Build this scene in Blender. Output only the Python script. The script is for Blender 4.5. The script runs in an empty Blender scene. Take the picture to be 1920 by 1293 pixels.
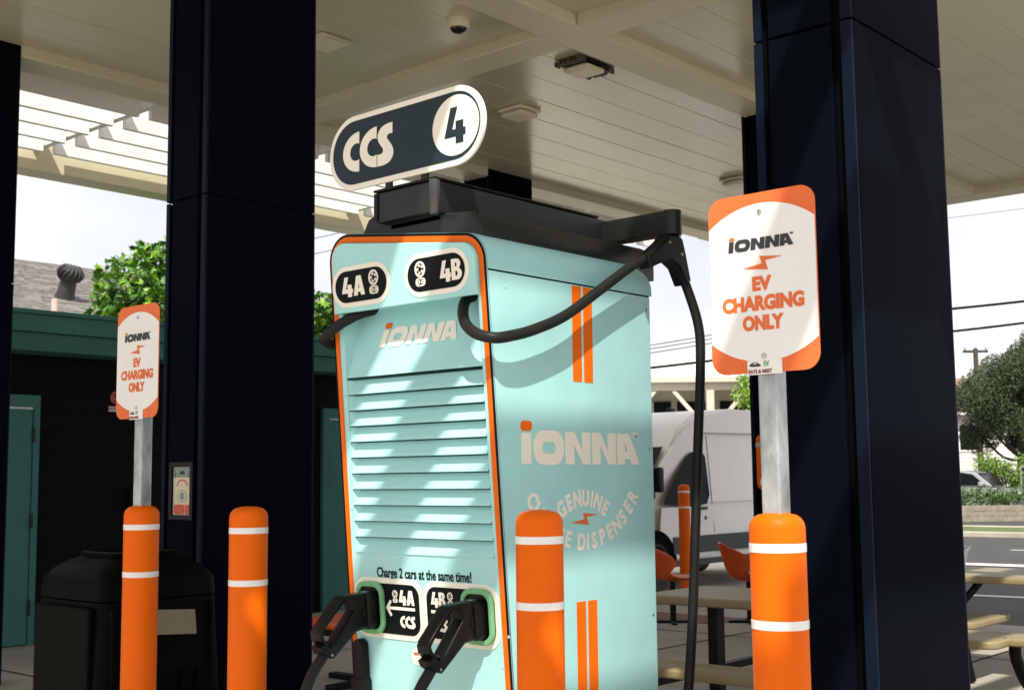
import bpy, bmesh, math, random
from mathutils import Matrix, Vector
random.seed(7)
rad = math.radians
S = bpy.context.scene
C = S.collection

# ------------------------------------------------------------------ camera
YAW, PITCH, ROLL = rad(41.5766), rad(6.1076), rad(-0.6229)
def cam_basis():
    cp, sp = math.cos(PITCH), math.sin(PITCH)
    r, f, u = Vector((1, 0, 0)), Vector((0, cp, sp)), Vector((0, -sp, cp))
    cr, sr = math.cos(ROLL), math.sin(ROLL)
    r, u = cr*r + sr*u, -sr*r + cr*u
    T = Matrix.Rotation(YAW, 3, 'Z')
    return T @ r, T @ f, T @ u
CR, CF, CU = cam_basis()
cam_data = bpy.data.cameras.new('camera')
cam = bpy.data.objects.new('camera', cam_data); C.objects.link(cam)
m = Matrix((CR, CU, -CF)).transposed().to_4x4(); m.translation = (0, 0, 1.5)
cam.matrix_world = m
cam_data.sensor_width = 36; cam_data.lens = 43.69
cam_data.clip_start = 0.05; cam_data.clip_end = 3000
cam_data.dof.use_dof = True; cam_data.dof.focus_distance = 4.3; cam_data.dof.aperture_fstop = 9
S.camera = cam
HR, HF = Vector((math.cos(YAW), math.sin(YAW), 0)), Vector((-math.sin(YAW), math.cos(YAW), 0))
def view_at(right, fwd, z=0):            # a place on the ground given by metres to the right of and in front of the photographer
    p = HR*right + HF*fwd; return Vector((p.x, p.y, z))

# ------------------------------------------------------------------ sky and sun
TO_SUN = Vector((1.0, -1.15, 2.0)).normalized()
elev = math.asin(TO_SUN.z)
W = bpy.data.worlds.new('World'); S.world = W; W.use_nodes = True
nt = W.node_tree; nt.nodes.clear()
out = nt.nodes.new('ShaderNodeOutputWorld'); bg = nt.nodes.new('ShaderNodeBackground')
sky = nt.nodes.new('ShaderNodeTexSky'); sky.sky_type = 'NISHITA'; sky.sun_disc = False
sky.sun_elevation = elev; sky.sun_rotation = math.atan2(TO_SUN.x, TO_SUN.y)
sky.air_density = 1.0; sky.dust_density = 2.0
tc = nt.nodes.new('ShaderNodeTexCoord'); mp = nt.nodes.new('ShaderNodeMapping'); mp.inputs['Scale'].default_value = (1, 1, 2.6)
nz = nt.nodes.new('ShaderNodeTexNoise'); nz.inputs['Scale'].default_value = 2.6; nz.inputs['Detail'].default_value = 6
rp = nt.nodes.new('ShaderNodeMapRange'); rp.inputs[1].default_value = .32; rp.inputs[2].default_value = .62; rp.inputs[3].default_value = .60; rp.inputs[4].default_value = 1.0
mx = nt.nodes.new('ShaderNodeMix'); mx.data_type = 'RGBA'
mx.inputs['B'].default_value = (8.9, 8.8, 9.1, 1)
nt.links.new(tc.outputs['Generated'], mp.inputs[0]); nt.links.new(mp.outputs[0], nz.inputs['Vector']); nt.links.new(nz.outputs[0], rp.inputs[0])
nt.links.new(rp.outputs[0], mx.inputs['Factor']); nt.links.new(sky.outputs[0], mx.inputs['A'])
nt.links.new(mx.outputs['Result'], bg.inputs[0]); nt.links.new(bg.outputs[0], out.inputs[0])
bg.inputs[1].default_value = 0.0495
sl = bpy.data.lights.new('sun', 'SUN'); sl.energy = 2.4; sl.angle = rad(0.65); sl.color = (1, .94, .82)
sun = bpy.data.objects.new('sun', sl); C.objects.link(sun)
sun.rotation_euler = TO_SUN.to_track_quat('Z', 'Y').to_euler(); sun.location = (20, -23, 40)
S.view_settings.view_transform = 'Standard'; S.view_settings.look = 'None'; S.view_settings.gamma = 1
S.view_settings.exposure = 1.36
S.cycles.max_bounces = 10; S.cycles.diffuse_bounces = 6; S.cycles.glossy_bounces = 4
S.cycles.sample_clamp_indirect = 6

# ------------------------------------------------------------------ materials
MATS = {}
def mat(name, col, rough=.5, metal=0, var=.0, vscale=6, bump=0, bscale=60, coat=0, spec=.5, col2=None, stretch=None, rvar=.0, trans=0, alpha=1):
    if name in MATS: return MATS[name]
    M = bpy.data.materials.new(name); M.use_nodes = True; n = M.node_tree; b = n.nodes['Principled BSDF']
    b.inputs['Base Color'].default_value = (*col, 1); b.inputs['Roughness'].default_value = rough; b.inputs['Metallic'].default_value = metal
    b.inputs['Specular IOR Level'].default_value = spec
    if coat: b.inputs['Coat Weight'].default_value = coat; b.inputs['Coat Roughness'].default_value = .15
    if trans: b.inputs['Transmission Weight'].default_value = trans
    t = n.nodes.new('ShaderNodeTexCoord'); vec = t.outputs['Object']
    if stretch:
        mpn = n.nodes.new('ShaderNodeMapping'); mpn.inputs['Scale'].default_value = stretch; n.links.new(vec, mpn.inputs[0]); vec = mpn.outputs[0]
    if var or col2 or rvar:
        z = n.nodes.new('ShaderNodeTexNoise'); z.inputs['Scale'].default_value = vscale; z.inputs['Detail'].default_value = 7; z.inputs['Roughness'].default_value = .62
        n.links.new(vec, z.inputs['Vector'])
        r = n.nodes.new('ShaderNodeMapRange'); r.inputs[1].default_value = .3; r.inputs[2].default_value = .7; n.links.new(z.outputs[0], r.inputs[0])
        if var or col2:
            x = n.nodes.new('ShaderNodeMix'); x.data_type = 'RGBA'
            a = col2 if col2 else tuple(c*(1-var) for c in col); c2 = col if col2 else tuple(min(1, c*(1+var)) for c in col)
            x.inputs['A'].default_value = (*a, 1); x.inputs['B'].default_value = (*c2, 1)
            n.links.new(r.outputs[0], x.inputs['Factor']); n.links.new(x.outputs['Result'], b.inputs['Base Color'])
        if rvar:
            q = n.nodes.new('ShaderNodeMapRange'); q.inputs[3].default_value = max(.03, rough-rvar); q.inputs[4].default_value = min(1, rough+rvar)
            n.links.new(z.outputs[0], q.inputs[0]); n.links.new(q.outputs[0], b.inputs['Roughness'])
    if bump:
        z2 = n.nodes.new('ShaderNodeTexNoise'); z2.inputs['Scale'].default_value = bscale; z2.inputs['Detail'].default_value = 5
        n.links.new(vec, z2.inputs['Vector'])
        bp = n.nodes.new('ShaderNodeBump'); bp.inputs['Strength'].default_value = bump; bp.inputs['Distance'].default_value = .01
        n.links.new(z2.outputs[0], bp.inputs['Height']); n.links.new(bp.outputs[0], b.inputs['Normal'])
    MATS[name] = M; return M

TEAL = mat('teal paint', (.375, .69, .695), .42, spec=.3, var=.07, vscale=3, bump=.025, bscale=220, rvar=.08)
TEALCAP = mat('teal cap paint', (.35, .65, .655), .38, spec=.35, var=.05, vscale=3, rvar=.08)
ORANGE_V = mat('orange vinyl', (.78, .135, .002), .45, spec=.2, var=.05, vscale=5)
BLACK_V = mat('black vinyl', (.0045, .007, .008), .45, spec=.08)
NAVY = mat('dark slate vinyl', (.013, .026, .036), .4, spec=.2, var=.1, vscale=2)
CREAM = mat('cream vinyl', (.84, .79, .70), .45, var=.03, vscale=8)
WHITE_V = mat('white reflective sheeting', (.80, .78, .76), .45, spec=.3, var=.03, vscale=5)
SIGN_OR = mat('sign orange sheeting', (.74, .15, .038), .45, spec=.25, var=.06, vscale=7)
PLASTIC_OR = mat('orange bollard sleeve', (.76, .125, .001), .45, spec=.12, var=.06, vscale=4, bump=.04, bscale=160, rvar=.1)
BAND = mat('white reflective tape', (.80, .78, .78), .35, var=.05, vscale=40)
BLK_METAL = mat('dark grey powder coat', (.014, .016, .0155), .40, spec=.3, bump=.05, bscale=500, rvar=.08)
BLK_PLASTIC = mat('black plastic', (.0045, .005, .0052), .36, spec=.2, bump=.04, bscale=300, rvar=.1)
RUBBER = mat('black cable rubber', (.0115, .011, .010), .5, spec=.22, var=.15, vscale=14, bump=.05, bscale=200)
GREEN_P = mat('green ring plastic', (.17, .44, .22), .4, spec=.3)
COL = mat('dark navy cladding', (.0028, .0040, .0075), .26, bump=.012, bscale=3, rvar=.06, vscale=2, spec=.004)
COLTRIM = mat('navy corner trim', (.005, .009, .020), .34, rvar=.05, spec=.04)
REVEAL = mat('black reveal', (.002, .002, .002), .8, spec=.05)
CEIL = mat('cream soffit paint', (.54, .495, .355), .22, spec=.85, var=.05, vscale=1.5, bump=.012, bscale=9, rvar=.05)
BEAM = mat('cream beam paint', (.62, .57, .42), .42, spec=.4, var=.05, vscale=1.2, bump=.02, bscale=30)
WHITEPAINT = mat('white slat paint', (.84, .83, .81), .5, var=.03, vscale=2)
GALV = mat('galvanised steel', (.42, .44, .44), .42, metal=.75, var=.35, vscale=22, bump=.1, bscale=70, rvar=.12, stretch=(1, 1, .5))
STEEL = mat('zinc bolt', (.5, .5, .48), .3, metal=1)
BOUNCE_LANE = mat('bounce lane concrete', (.50, .47, .41), .85, var=.15, vscale=.9, bump=.3, bscale=45)
BOUNCE_CONC = mat('pale concrete', (.60, .565, .48), .85, var=.12, vscale=.9, bump=.3, bscale=45)
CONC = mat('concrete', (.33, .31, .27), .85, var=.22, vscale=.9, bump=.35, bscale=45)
ASPH = mat('asphalt', (.046, .048, .05), .88, var=.2, vscale=1.2, bump=.5, bscale=90)
ASPH2 = mat('lot asphalt', (.06, .06, .06), .88, var=.2, vscale=.7, bump=.5, bscale=90)
PAINTW = mat('road paint', (.62, .6, .56), .7, var=.15, vscale=8)
KERB = mat('kerb concrete', (.46, .42, .34), .85, var=.15, vscale=3, bump=.2, bscale=40)
GRASS = mat('grass', (.085, .12, .03), .8, var=.5, vscale=5, bump=.6, bscale=30)
WALLDK = mat('dark brown siding', (.007, .0055, .0045), .7, spec=.12, var=.15, vscale=4, bump=.03, bscale=60)
TEALBLD = mat('dark teal trim paint', (.060, .190, .155), .55, spec=.2, var=.08, vscale=2, bump=.02, bscale=60)
TEALDOOR = mat('teal door paint', (.052, .19, .175), .5, spec=.25, var=.07, vscale=2)
SHINGLE = mat('grey asphalt shingle', (.24, .225, .21), .9, col2=(.13, .122, .115), vscale=7, bump=.4, bscale=80)
LEAFB = mat('bright leaf', (.21, .40, .03), .5, var=.4, vscale=3.5)
LEAFD = mat('dark leaf', (.055, .16, .016), .5, var=.5, vscale=3.5)
BARK = mat('bark', (.06, .05, .04), .9, var=.3, vscale=8, bump=.6, bscale=20)
OAKLEAF = mat('oak leaf', (.042, .066, .020), .6, var=.4, vscale=1.4)
BUSHLEAF = mat('bush leaf', (.16, .28, .03), .55, var=.5, vscale=2)
HEDGELEAF = mat('hedge leaf', (.052, .115, .018), .6, var=.5, vscale=3)
BIN = mat('black moulded bin', (.0022, .0024, .002), .5, spec=.04, bump=.15, bscale=160, rvar=.08)
CARD = mat('beige card', (.22, .185, .125), .8, var=.08, vscale=12)
TAN = mat('tan coated steel', (.27, .215, .115), .5, var=.06, vscale=5)
ORCHAIR = mat('orange fibreglass', (.62, .085, .012), .35, var=.08, vscale=6)
LEGBLK = mat('black leg steel', (.005, .005, .005), .45, spec=.2)
VANW = mat('van white paint', (.86, .83, .78), .35, coat=.3, var=.03, vscale=1.5)
VANDK = mat('van grey cladding', (.035, .037, .04), .55)
GLASS = mat('dark tinted glass', (.006, .009, .010), .08, spec=.06)
TYRE = mat('tyre rubber', (.012, .012, .012), .75)
RIM = mat('wheel metal', (.35, .35, .36), .35, metal=.9)
SILVER = mat('silver car paint', (.36, .38, .40), .3, metal=.3, coat=.5)
METROOF = mat('pale metal roof', (.72, .70, .66), .5, var=.04, vscale=2)
TIMBER = mat('pale painted timber', (.55, .50, .42), .6, var=.08, vscale=4)
PAVWALL = mat('pavilion board', (.30, .28, .24), .7, var=.1, vscale=3)
SIDING = mat('white lap siding', (.68, .65, .60), .6, var=.05, vscale=2)
BRROOF = mat('brown shingle roof', (.22, .155, .11), .9, var=.2, vscale=5, bump=.3, bscale=30)
STONEW = mat('block wall', (.26, .23, .18), .9, var=.25, vscale=5, bump=.5, bscale=25)
WOODPOLE = mat('weathered pole', (.07, .06, .05), .9, var=.2, vscale=6)
TACT = mat('brick red tactile paving', (.17, .07, .055), .85, var=.2, vscale=10, bump=.4, bscale=60)
LENS = mat('dome lens', (.006, .006, .007), .08)
LAMPW = mat('lamp diffuser', (.72, .66, .5), .4)
PAPER = mat('poster paper', (.66, .57, .44), .6, var=.04, vscale=10)
PAPERG = mat('poster grey green', (.24, .29, .25), .6)
REDP = mat('poster red', (.55, .09, .04), .5)
DARKINK = mat('dark ink', (.02, .025, .028), .5)
GREENINK = mat('green ink', (.10, .38, .12), .5)
BROWNINK = mat('brown ink', (.25, .03, .02), .5)
# perforated coating on the picnic tables
def perforated(name, col):
    M = mat(name, col, .5); n = M.node_tree; b = n.nodes['Principled BSDF']
    t = n.nodes.new('ShaderNodeTexCoord'); v = n.nodes.new('ShaderNodeTexVoronoi'); v.inputs['Scale'].default_value = 34; v.inputs['Randomness'].default_value = 0
    r = n.nodes.new('ShaderNodeMapRange'); r.inputs[1].default_value = .30; r.inputs[2].default_value = .36
    x = n.nodes.new('ShaderNodeMix'); x.data_type = 'RGBA'; x.inputs['A'].default_value = (.03, .028, .02, 1); x.inputs['B'].default_value = (*col, 1)
    n.links.new(t.outputs['Object'], v.inputs['Vector']); n.links.new(v.outputs['Distance'], r.inputs[0]); n.links.new(r.outputs[0], x.inputs['Factor']); n.links.new(x.outputs['Result'], b.inputs['Base Color'])
    return M
PERF = perforated('perforated tan steel', (.26, .225, .145))

# ------------------------------------------------------------------ builders
INV = {}
def tag(o, label=None, cat=None, group=None, kind=None):
    if label: o['label'] = label
    if cat: o['category'] = cat
    if group: o['group'] = group
    if kind: o['kind'] = kind
    return o
def thing(name, label, cat, loc=(0, 0, 0), rz=0, group=None, local=False):
    o = bpy.data.objects.new(name, None); C.objects.link(o); o.location = loc; o.rotation_euler = (0, 0, rz); o.empty_display_size = .1
    INV[o] = Matrix() if local else (Matrix.Translation(Vector(loc)) @ Matrix.Rotation(rz, 4, 'Z')).inverted()
    return tag(o, label, cat, group)
def link(name, me, ma, parent=None, smooth=True, angle=35, flatfaces=None):
    if isinstance(ma, (list, tuple)):
        for q in ma: me.materials.append(q)
    elif ma: me.materials.append(ma)
    if smooth and len(me.polygons):
        me.polygons.foreach_set('use_smooth', [True]*len(me.polygons)); me.set_sharp_from_angle(angle=rad(angle))
        for i in (flatfaces or ()): me.polygons[i].use_smooth = False
    o = bpy.data.objects.new(name, me); C.objects.link(o)
    if parent: o.parent = parent; o.matrix_parent_inverse = INV.get(parent, Matrix())
    return o
def mesh(name, v, f, ma, parent=None, smooth=True, angle=35):
    me = bpy.data.meshes.new(name); me.from_pydata([tuple(p) for p in v], [], f); me.update()
    return link(name, me, ma, parent, smooth, angle)
def from_bm(name, bm, ma, parent=None, smooth=True, angle=35):
    bmesh.ops.recalc_face_normals(bm, faces=bm.faces)
    me = bpy.data.meshes.new(name); bm.to_mesh(me); bm.free(); return link(name, me, ma, parent, smooth, angle)
def bm_box(bm, a, b, bev=0, M=None, seg=2):
    r = bmesh.ops.create_cube(bm, size=1); vs = r['verts']
    for v in vs: v.co = Vector([(a[i]+b[i])/2 + v.co[i]*(b[i]-a[i]) for i in range(3)])
    if bev:
        es = list({e for v in vs for e in v.link_edges})
        r2 = bmesh.ops.bevel(bm, geom=es, offset=bev, segments=seg, affect='EDGES', profile=.5)
        vs = list({v for f in r2['faces'] for v in f.verts} | {v for v in vs if v.is_valid})
    if M: bmesh.ops.transform(bm, matrix=M, verts=vs)
    return vs
def box(name, a, b, ma, parent=None, bev=0, M=None, seg=2):
    bm = bmesh.new(); a2 = [min(a[i], b[i]) for i in range(3)]; b2 = [max(a[i], b[i]) for i in range(3)]
    bm_box(bm, a2, b2, bev, M, seg); bmesh.ops.recalc_face_normals(bm, faces=bm.faces); bm.faces.ensure_lookup_table()
    big = sorted(range(len(bm.faces)), key=lambda i: -bm.faces[i].calc_area())[:6]
    me = bpy.data.meshes.new(name); bm.to_mesh(me); bm.free(); return link(name, me, ma, parent, bool(bev), 35, big)
def boxes(name, lst, ma, parent=None, bev=0):
    bm = bmesh.new()
    for a, b in lst: bm_box(bm, a, b, bev)
    return from_bm(name, bm, ma, parent, smooth=bool(bev))
def frame(origin, X, Y):
    X = Vector(X).normalized(); Y = Vector(Y).normalized(); Z = X.cross(Y)
    M = Matrix((X, Y, Z)).transposed().to_4x4(); M.translation = origin; return M
def flat(name, polys, M, depth, ma, parent=None, bevel=0, res=2, smooth=True):
    """polygons (later ones that lie inside earlier ones are holes) filled and extruded: a sheet from z=0 to z=depth in frame M"""
    cu = bpy.data.curves.new(name, 'CURVE'); cu.dimensions = '2D'; cu.fill_mode = 'BOTH'
    cu.extrude = max(0, depth/2 - bevel); cu.bevel_depth = bevel; cu.bevel_resolution = res
    if bevel: cu.offset = -bevel
    for p in polys:
        s = cu.splines.new('POLY'); s.points.add(len(p)-1); s.use_cyclic_u = True
        for i, q in enumerate(p): s.points[i].co = (q[0], q[1], 0, 1)
    o = bpy.data.objects.new('tmp', cu); me = bpy.data.meshes.new_from_object(o)
    bpy.data.objects.remove(o); bpy.data.curves.remove(cu)
    ff = [p.index for p in me.polygons if abs(p.normal.z) > .999]
    me.transform(M @ Matrix.Translation((0, 0, depth/2))); me.name = name; me.materials.clear()
    return link(name, me, ma, parent, smooth, 35, ff)
def text(name, s, size, M, ma, parent=None, fat=.0, sx=1, align='CENTER', depth=.0012, shear=0, space=1, fit=None):
    cu = bpy.data.curves.new(name, 'FONT'); cu.body = s; cu.size = size; cu.align_x = align; cu.align_y = 'CENTER'; cu.offset = fat*size
    cu.extrude = depth/2; cu.resolution_u = 3; cu.shear = shear; cu.space_character = space
    o = bpy.data.objects.new('tmp', cu); me = bpy.data.meshes.new_from_object(o)
    bpy.data.objects.remove(o); bpy.data.curves.remove(cu)
    if fit:
        xs_ = [v.co.x for v in me.vertices]; ys_ = [v.co.y for v in me.vertices]
        kx, ky = fit[0]/(max(xs_)-min(xs_)), fit[1]/(max(ys_)-min(ys_))
        me.transform(Matrix.Diagonal((kx, ky, 1, 1)) @ Matrix.Translation((-(max(xs_)+min(xs_))/2, -(max(ys_)+min(ys_))/2, 0)))
    me.transform(M @ Matrix.Translation((0, 0, depth/2)) @ Matrix.Diagonal((sx, 1, 1, 1))); me.name = name; me.materials.clear()
    return link(name, me, ma, parent, False)
def spline(pts, n=8):
    P = [Vector(p) for p in pts]; out = []
    for i in range(len(P)-1):
        p0 = P[i-1] if i else 2*P[0]-P[1]; p1, p2 = P[i], P[i+1]; p3 = P[i+2] if i+2 < len(P) else 2*P[-1]-P[-2]
        for k in range(n):
            t = k/n; out.append(.5*((2*p1)+(-p0+p2)*t+(2*p0-5*p1+4*p2-p3)*t*t+(-p0+3*p1-3*p2+p3)*t**3))
    out.append(P[-1]); return out
def bm_tube(bm, pts, r, n=12, cap=True):
    pts = [Vector(p) for p in pts]; rs = r if isinstance(r, (list, tuple)) else [r]*len(pts); rings = []
    t0 = (pts[1]-pts[0]).normalized(); a = t0.orthogonal().normalized()
    for i, p in enumerate(pts):
        t = (pts[min(i+1, len(pts)-1)]-pts[max(i-1, 0)]).normalized()
        a = (a - t*a.dot(t)).normalized(); b = t.cross(a)
        rings.append([bm.verts.new(p + (a*math.cos(2*math.pi*k/n)+b*math.sin(2*math.pi*k/n))*rs[i]) for k in range(n)])
    for i in range(len(rings)-1):
        for k in range(n): bm.faces.new((rings[i][k], rings[i][(k+1) % n], rings[i+1][(k+1) % n], rings[i+1][k]))
    if cap: bm.faces.new(rings[0][::-1]); bm.faces.new(rings[-1])
def tube(name, pts, r, ma, parent=None, n=12, smooth=6):
    bm = bmesh.new(); bm_tube(bm, spline(pts, smooth) if smooth else pts, r, n); return from_bm(name, bm, ma, parent, angle=50)
def lathe(name, prof, ma, parent=None, n=32, M=None):
    v, f = [], []
    for r, z in prof:
        for k in range(n): v.append((r*math.cos(2*math.pi*k/n), r*math.sin(2*math.pi*k/n), z))
    for i in range(len(prof)-1):
        for k in range(n): f.append((i*n+k, i*n+(k+1) % n, (i+1)*n+(k+1) % n, (i+1)*n+k))
    if prof[0][0] > .0005: f.append(tuple(range(n))[::-1])
    if prof[-1][0] > .0005: f.append(tuple((len(prof)-1)*n+k for k in range(n)))
    me = bpy.data.meshes.new(name); me.from_pydata(v, [], f)
    if M: me.transform(M)
    return link(name, me, ma, parent, True, 40)
def copy_tree(o, parent=None):
    c = o.copy(); C.objects.link(c); c.parent = parent
    if parent: c.matrix_parent_inverse = o.matrix_parent_inverse.copy()
    for ch in list(o.children): copy_tree(ch, c)
    return c
def capsule(w, h, n=14):
    r = h/2; p = []
    for k in range(n+1):
        a = -math.pi/2+math.pi*k/n; p.append((w/2-r+r*math.cos(a), r*math.sin(a)))
    for k in range(n+1):
        a = math.pi/2+math.pi*k/n; p.append((-w/2+r+r*math.cos(a), r*math.sin(a)))
    return p
def rrect(w, h, r, n=6, cx=0, cy=0):
    p = []
    for sx, sy, a0 in ((1, -1, -90), (1, 1, 0), (-1, 1, 90), (-1, -1, 180)):
        for k in range(n+1):
            a = rad(a0+90*k/n); p.append((cx+sx*(w/2-r)+r*math.cos(a), cy+sy*(h/2-r)+r*math.sin(a)))
    return p
def circ(cx, cy, rx, ry=None, n=24, a0=0, a1=360):
    ry = ry or rx; full = abs(a1-a0) >= 360; k = n if full else n+1
    return [(cx+rx*math.cos(rad(a0+(a1-a0)*i/n)), cy+ry*math.sin(rad(a0+(a1-a0)*i/n))) for i in range(k)]
def place(polys, x=0, y=0, s=1, sx=1, sh=0): return [[(x+(p[0]*sx+sh*p[1])*s, y+p[1]*s) for p in q] for q in polys]

# ------------------------------------------------------------------ lettering drawn as outlines
def logo_polys():          # "iONNA": height 1, width about 6; the dot is separate
    L = []
    L += [[(0, 0), (.46, 0), (.46, .93), (0, .93)]]
    L += place([rrect(1.46, 1.05, .47, 8), rrect(.62, .36, .15, 5)], 1.30, .5)
    N = [(0, 0), (0, 1), (.46, 1), (.83, .44), (.83, 1), (1.27, 1), (1.27, 0), (.85, 0), (.44, .58), (.44, 0)]
    L += place([N], 2.10); L += place([N], 3.45)
    L += place([[(0, 0), (0, 1), (.66, 1), (1.24, 0), (.78, 0), (.70, .17), (.42, .17), (.42, 0)], [(.42, .42), (.42, .74), (.58, .42)]], 4.80)
    return L
def logo(M, h, width, ma, madot, parent, slant=0, tm=True):
    s = h; sx = width/(6.04*h)
    flat('logo_lettering', place(logo_polys(), 0, 0, s, sx, slant), M, .0012, ma, parent, smooth=False)
    flat('logo_dot', place([rrect(.52, .30, .12, 5)], (.24*sx+slant*1.14)*s, 1.14*s, s, sx), M, .0012, madot, parent, smooth=False)
    if tm: text('trademark_letters', 'TM', h*.24, M @ Matrix.Translation((5.78*sx*s+slant*s, .95*s, 0)), ma, parent, .02)
def G4(): return [[(.20, 1), (.42, 1), (.25, .38), (.36, .38), (.36, .60), (.60, .60), (.60, .38), (.67, .38), (.67, .17), (.60, .17), (.60, -.03), (.36, -.03), (.36, .17), (0, .17)]]
def GA(): return [[(0, 0), (.19, 1), (.46, 1), (.66, 0), (.43, 0), (.40, .17), (.26, .17), (.23, 0)], [(.285, .36), (.325, .68), (.365, .36)]]
def GB():
    o = [(0, 0), (0, 1), (.30, 1)] + circ(.30, .76, .24, .24, 8, 80, -50) + circ(.32, .28, .28, .28, 8, 60, -90)
    return [o, [(.22, .62), (.22, .82), (.29, .82), (.33, .72), (.29, .62)], [(.22, .18), (.22, .43), (.31, .43), (.36, .30), (.31, .18)]]
def GC():
    return [circ(.5, .5, .5, .5, 20, 90, 270) + circ(.41, .5, .19, .22, 14, 298, 62)]
def GS():
    A = spline([(.45, 1, 0), (.30, .995, 0), (.13, .94, 0), (.02, .80, 0), (.02, .64, 0), (.10, .50, 0), (.17, .40, 0), (.165, .32, 0), (.10, .285, 0), (0, .285, 0)], 4)
    D = spline([(0, 0, 0), (.20, .0, 0), (.37, .06, 0), (.47, .20, 0), (.465, .36, 0), (.39, .50, 0), (.30, .62, 0), (.29, .69, 0), (.34, .735, 0), (.45, .735, 0)], 4)
    P = [(q.x, q.y) for q in A+D]
    return [P]
def icon(h):               # charging-inlet pictogram: round inlet above two round pins
    r = h*.30; P = [circ(0, h*.22, r*.95, r*1.03, 20), circ(0, h*.22, r*.70, r*.78, 20)]
    for k in range(5):
        a = rad(18+72*k+18); P.append(circ(.42*r*math.cos(a)*1.1, h*.22+.46*r*math.sin(a)*1.1, r*.2, r*.2, 10)); P.append(circ(.42*r*math.cos(a)*1.1, h*.22+.46*r*math.sin(a)*1.1, r*.08, r*.08, 6))
    P += place([rrect(h*.52, h*.32, h*.14), rrect(h*.42, h*.22, h*.10)], 0, -h*.27)
    for s in (-1, 1): P += [circ(s*h*.11, -h*.27, h*.085, h*.085, 12), circ(s*h*.11, -h*.27, h*.04, h*.04, 8)]
    return P
BOLT = [(-.13, .55), (1.0, .34), (.14, .16), (.28, -.60), (-1.0, -.32), (-.02, -.06)]
def arc_text(name, s, size, M, R, a_mid, step, below, ma, parent, fat=.02, sx=1):
    """letters on an arc of radius R; below=True reads left to right along the lower side"""
    n = len(s); tot = sum(step*(.55 if c in 'I ' else 1) for c in s); acc = 0
    for c in s:
        w = step*(.55 if c in 'I ' else 1); t = acc+w/2-tot/2; acc += w
        if c == ' ': continue
        if below: a = a_mid + t; rot = a+90
        else: a = a_mid - t; rot = a-90
        text(name, c, size, M @ Matrix.Translation((R*math.cos(rad(a)), R*math.sin(rad(a)), 0)) @ Matrix.Rotation(rad(rot), 4, 'Z'), ma, parent, fat, sx)

# ================================================================== SETTING: GROUND
def sheet(name, pts, z, ma, kind='structure', **k):
    o = mesh(name, [(p[0], p[1], z) for p in pts], [tuple(range(len(pts)))], ma, None, False); tag(o, kind=kind, **k); return o
sheet('ground', [(-400, -400), (400, -400), (400, 500), (-400, 500)], 0, ASPH2)
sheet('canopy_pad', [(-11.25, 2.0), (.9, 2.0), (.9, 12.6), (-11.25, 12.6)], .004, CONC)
sheet('bounce_lane', [(-30, -9), (16, -9), (16, 1.99), (-30, 1.99)], .004, BOUNCE_LANE)  # unseen pale ground, added to bounce sunlight onto the charger front
def across(fwd0, fwd1, r0, r1, ax=None):   # a strip of road running across the view behind the canopy
    return [view_at(r0, fwd0), view_at(r1, fwd0+ (r1-r0)*.0), view_at(r1, fwd1), view_at(r0, fwd1)]
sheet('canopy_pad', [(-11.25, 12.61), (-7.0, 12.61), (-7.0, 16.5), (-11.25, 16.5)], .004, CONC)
sheet('bounce_apron', [(-45, 11.4), (-11.26, 11.4), (-11.26, 16.51), (-9.0, 16.51), (-9.0, 20.0), (-16.2, 20.0), (-16.2, 45), (-45, 45)], .004, BOUNCE_CONC)  # pale ground added to brighten the soffit by bounce and reflection
sheet('bounce_lane', [(.91, 2.0), (16, 2.0), (16, 12.6), (.91, 12.6)], .004, BOUNCE_LANE)  # unseen pale ground at right, added to bounce light onto the charger side
sheet('forecourt', [(-6.98, 12.62), (40, 12.62), (40, 20.6), (-6.98, 20.6)], .004, ASPH2)
def band(name, y0, y1, z, ma, x0=-16, x1=40, sl=.05): return sheet(name, [(x0, y0+(x0+9)*sl), (x1, y0+(x1+9)*sl), (x1, y1+(x1+9)*sl), (x0, y1+(x0+9)*sl)], z, ma)
band('road', 20.2, 29.2, .008, ASPH)
band('road_edge_line', 20.25, 20.75, .012, PAINTW)
band('lane_line', 24.6, 24.75, .012, PAINTW, -9.0, -7.2)
band('far_road', 33.0, 38.6, .008, ASPH)
for i, (a, b) in enumerate(((29.2, 29.5), (32.6, 32.9))):
    o = box('kerb', (-14.0, a-.02, 0), (40, b, .13), KERB, bev=.02); tag(o, kind='structure')
gv = box('verge', (-13.2, 29.5, 0), (40, 32.6, .11), GRASS); tag(gv, kind='structure')
o = box('kerb', (-14.6, 29.0, 0), (-13.2, 33.0, .10), KERB, bev=.04); tag(o, kind='structure')
sheet('parking_line', [(-6.3, 15.2), (-3.0, 15.6), (-3.0, 15.8), (-6.3, 15.4)], .012, PAINTW)
sheet('parking_line', [(-6.3, 17.2), (-3.0, 17.6), (-3.0, 17.8), (-6.3, 17.4)], .012, PAINTW)
sheet('parking_line', [(-3.2, 15.6), (-3.0, 15.6), (-3.0, 17.6), (-3.2, 17.6)], .016, PAINTW)
for y in (4.9, 8.2, 10.25): sheet('paving_joint', [(-11.2, y), (0, y), (0, y+.02), (-11.2, y+.02)], .008, REVEAL)
for x in (-8.6, -6.4, -4.0, -1.2): sheet('paving_joint', [(x, 2.0), (x+.02, 2.0), (x+.02, 12.6), (x, 12.6)], .009, REVEAL)
t = box('tactile_paving', (-9.0, 10.95, 0), (-7.0, 11.55, .012), TACT); tag(t, kind='structure')
isl = box('kerb_island', (-6.0, 2.2, 0), (-.9, 5.0, .06), KERB, bev=.03); tag(isl, kind='structure')

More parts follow.
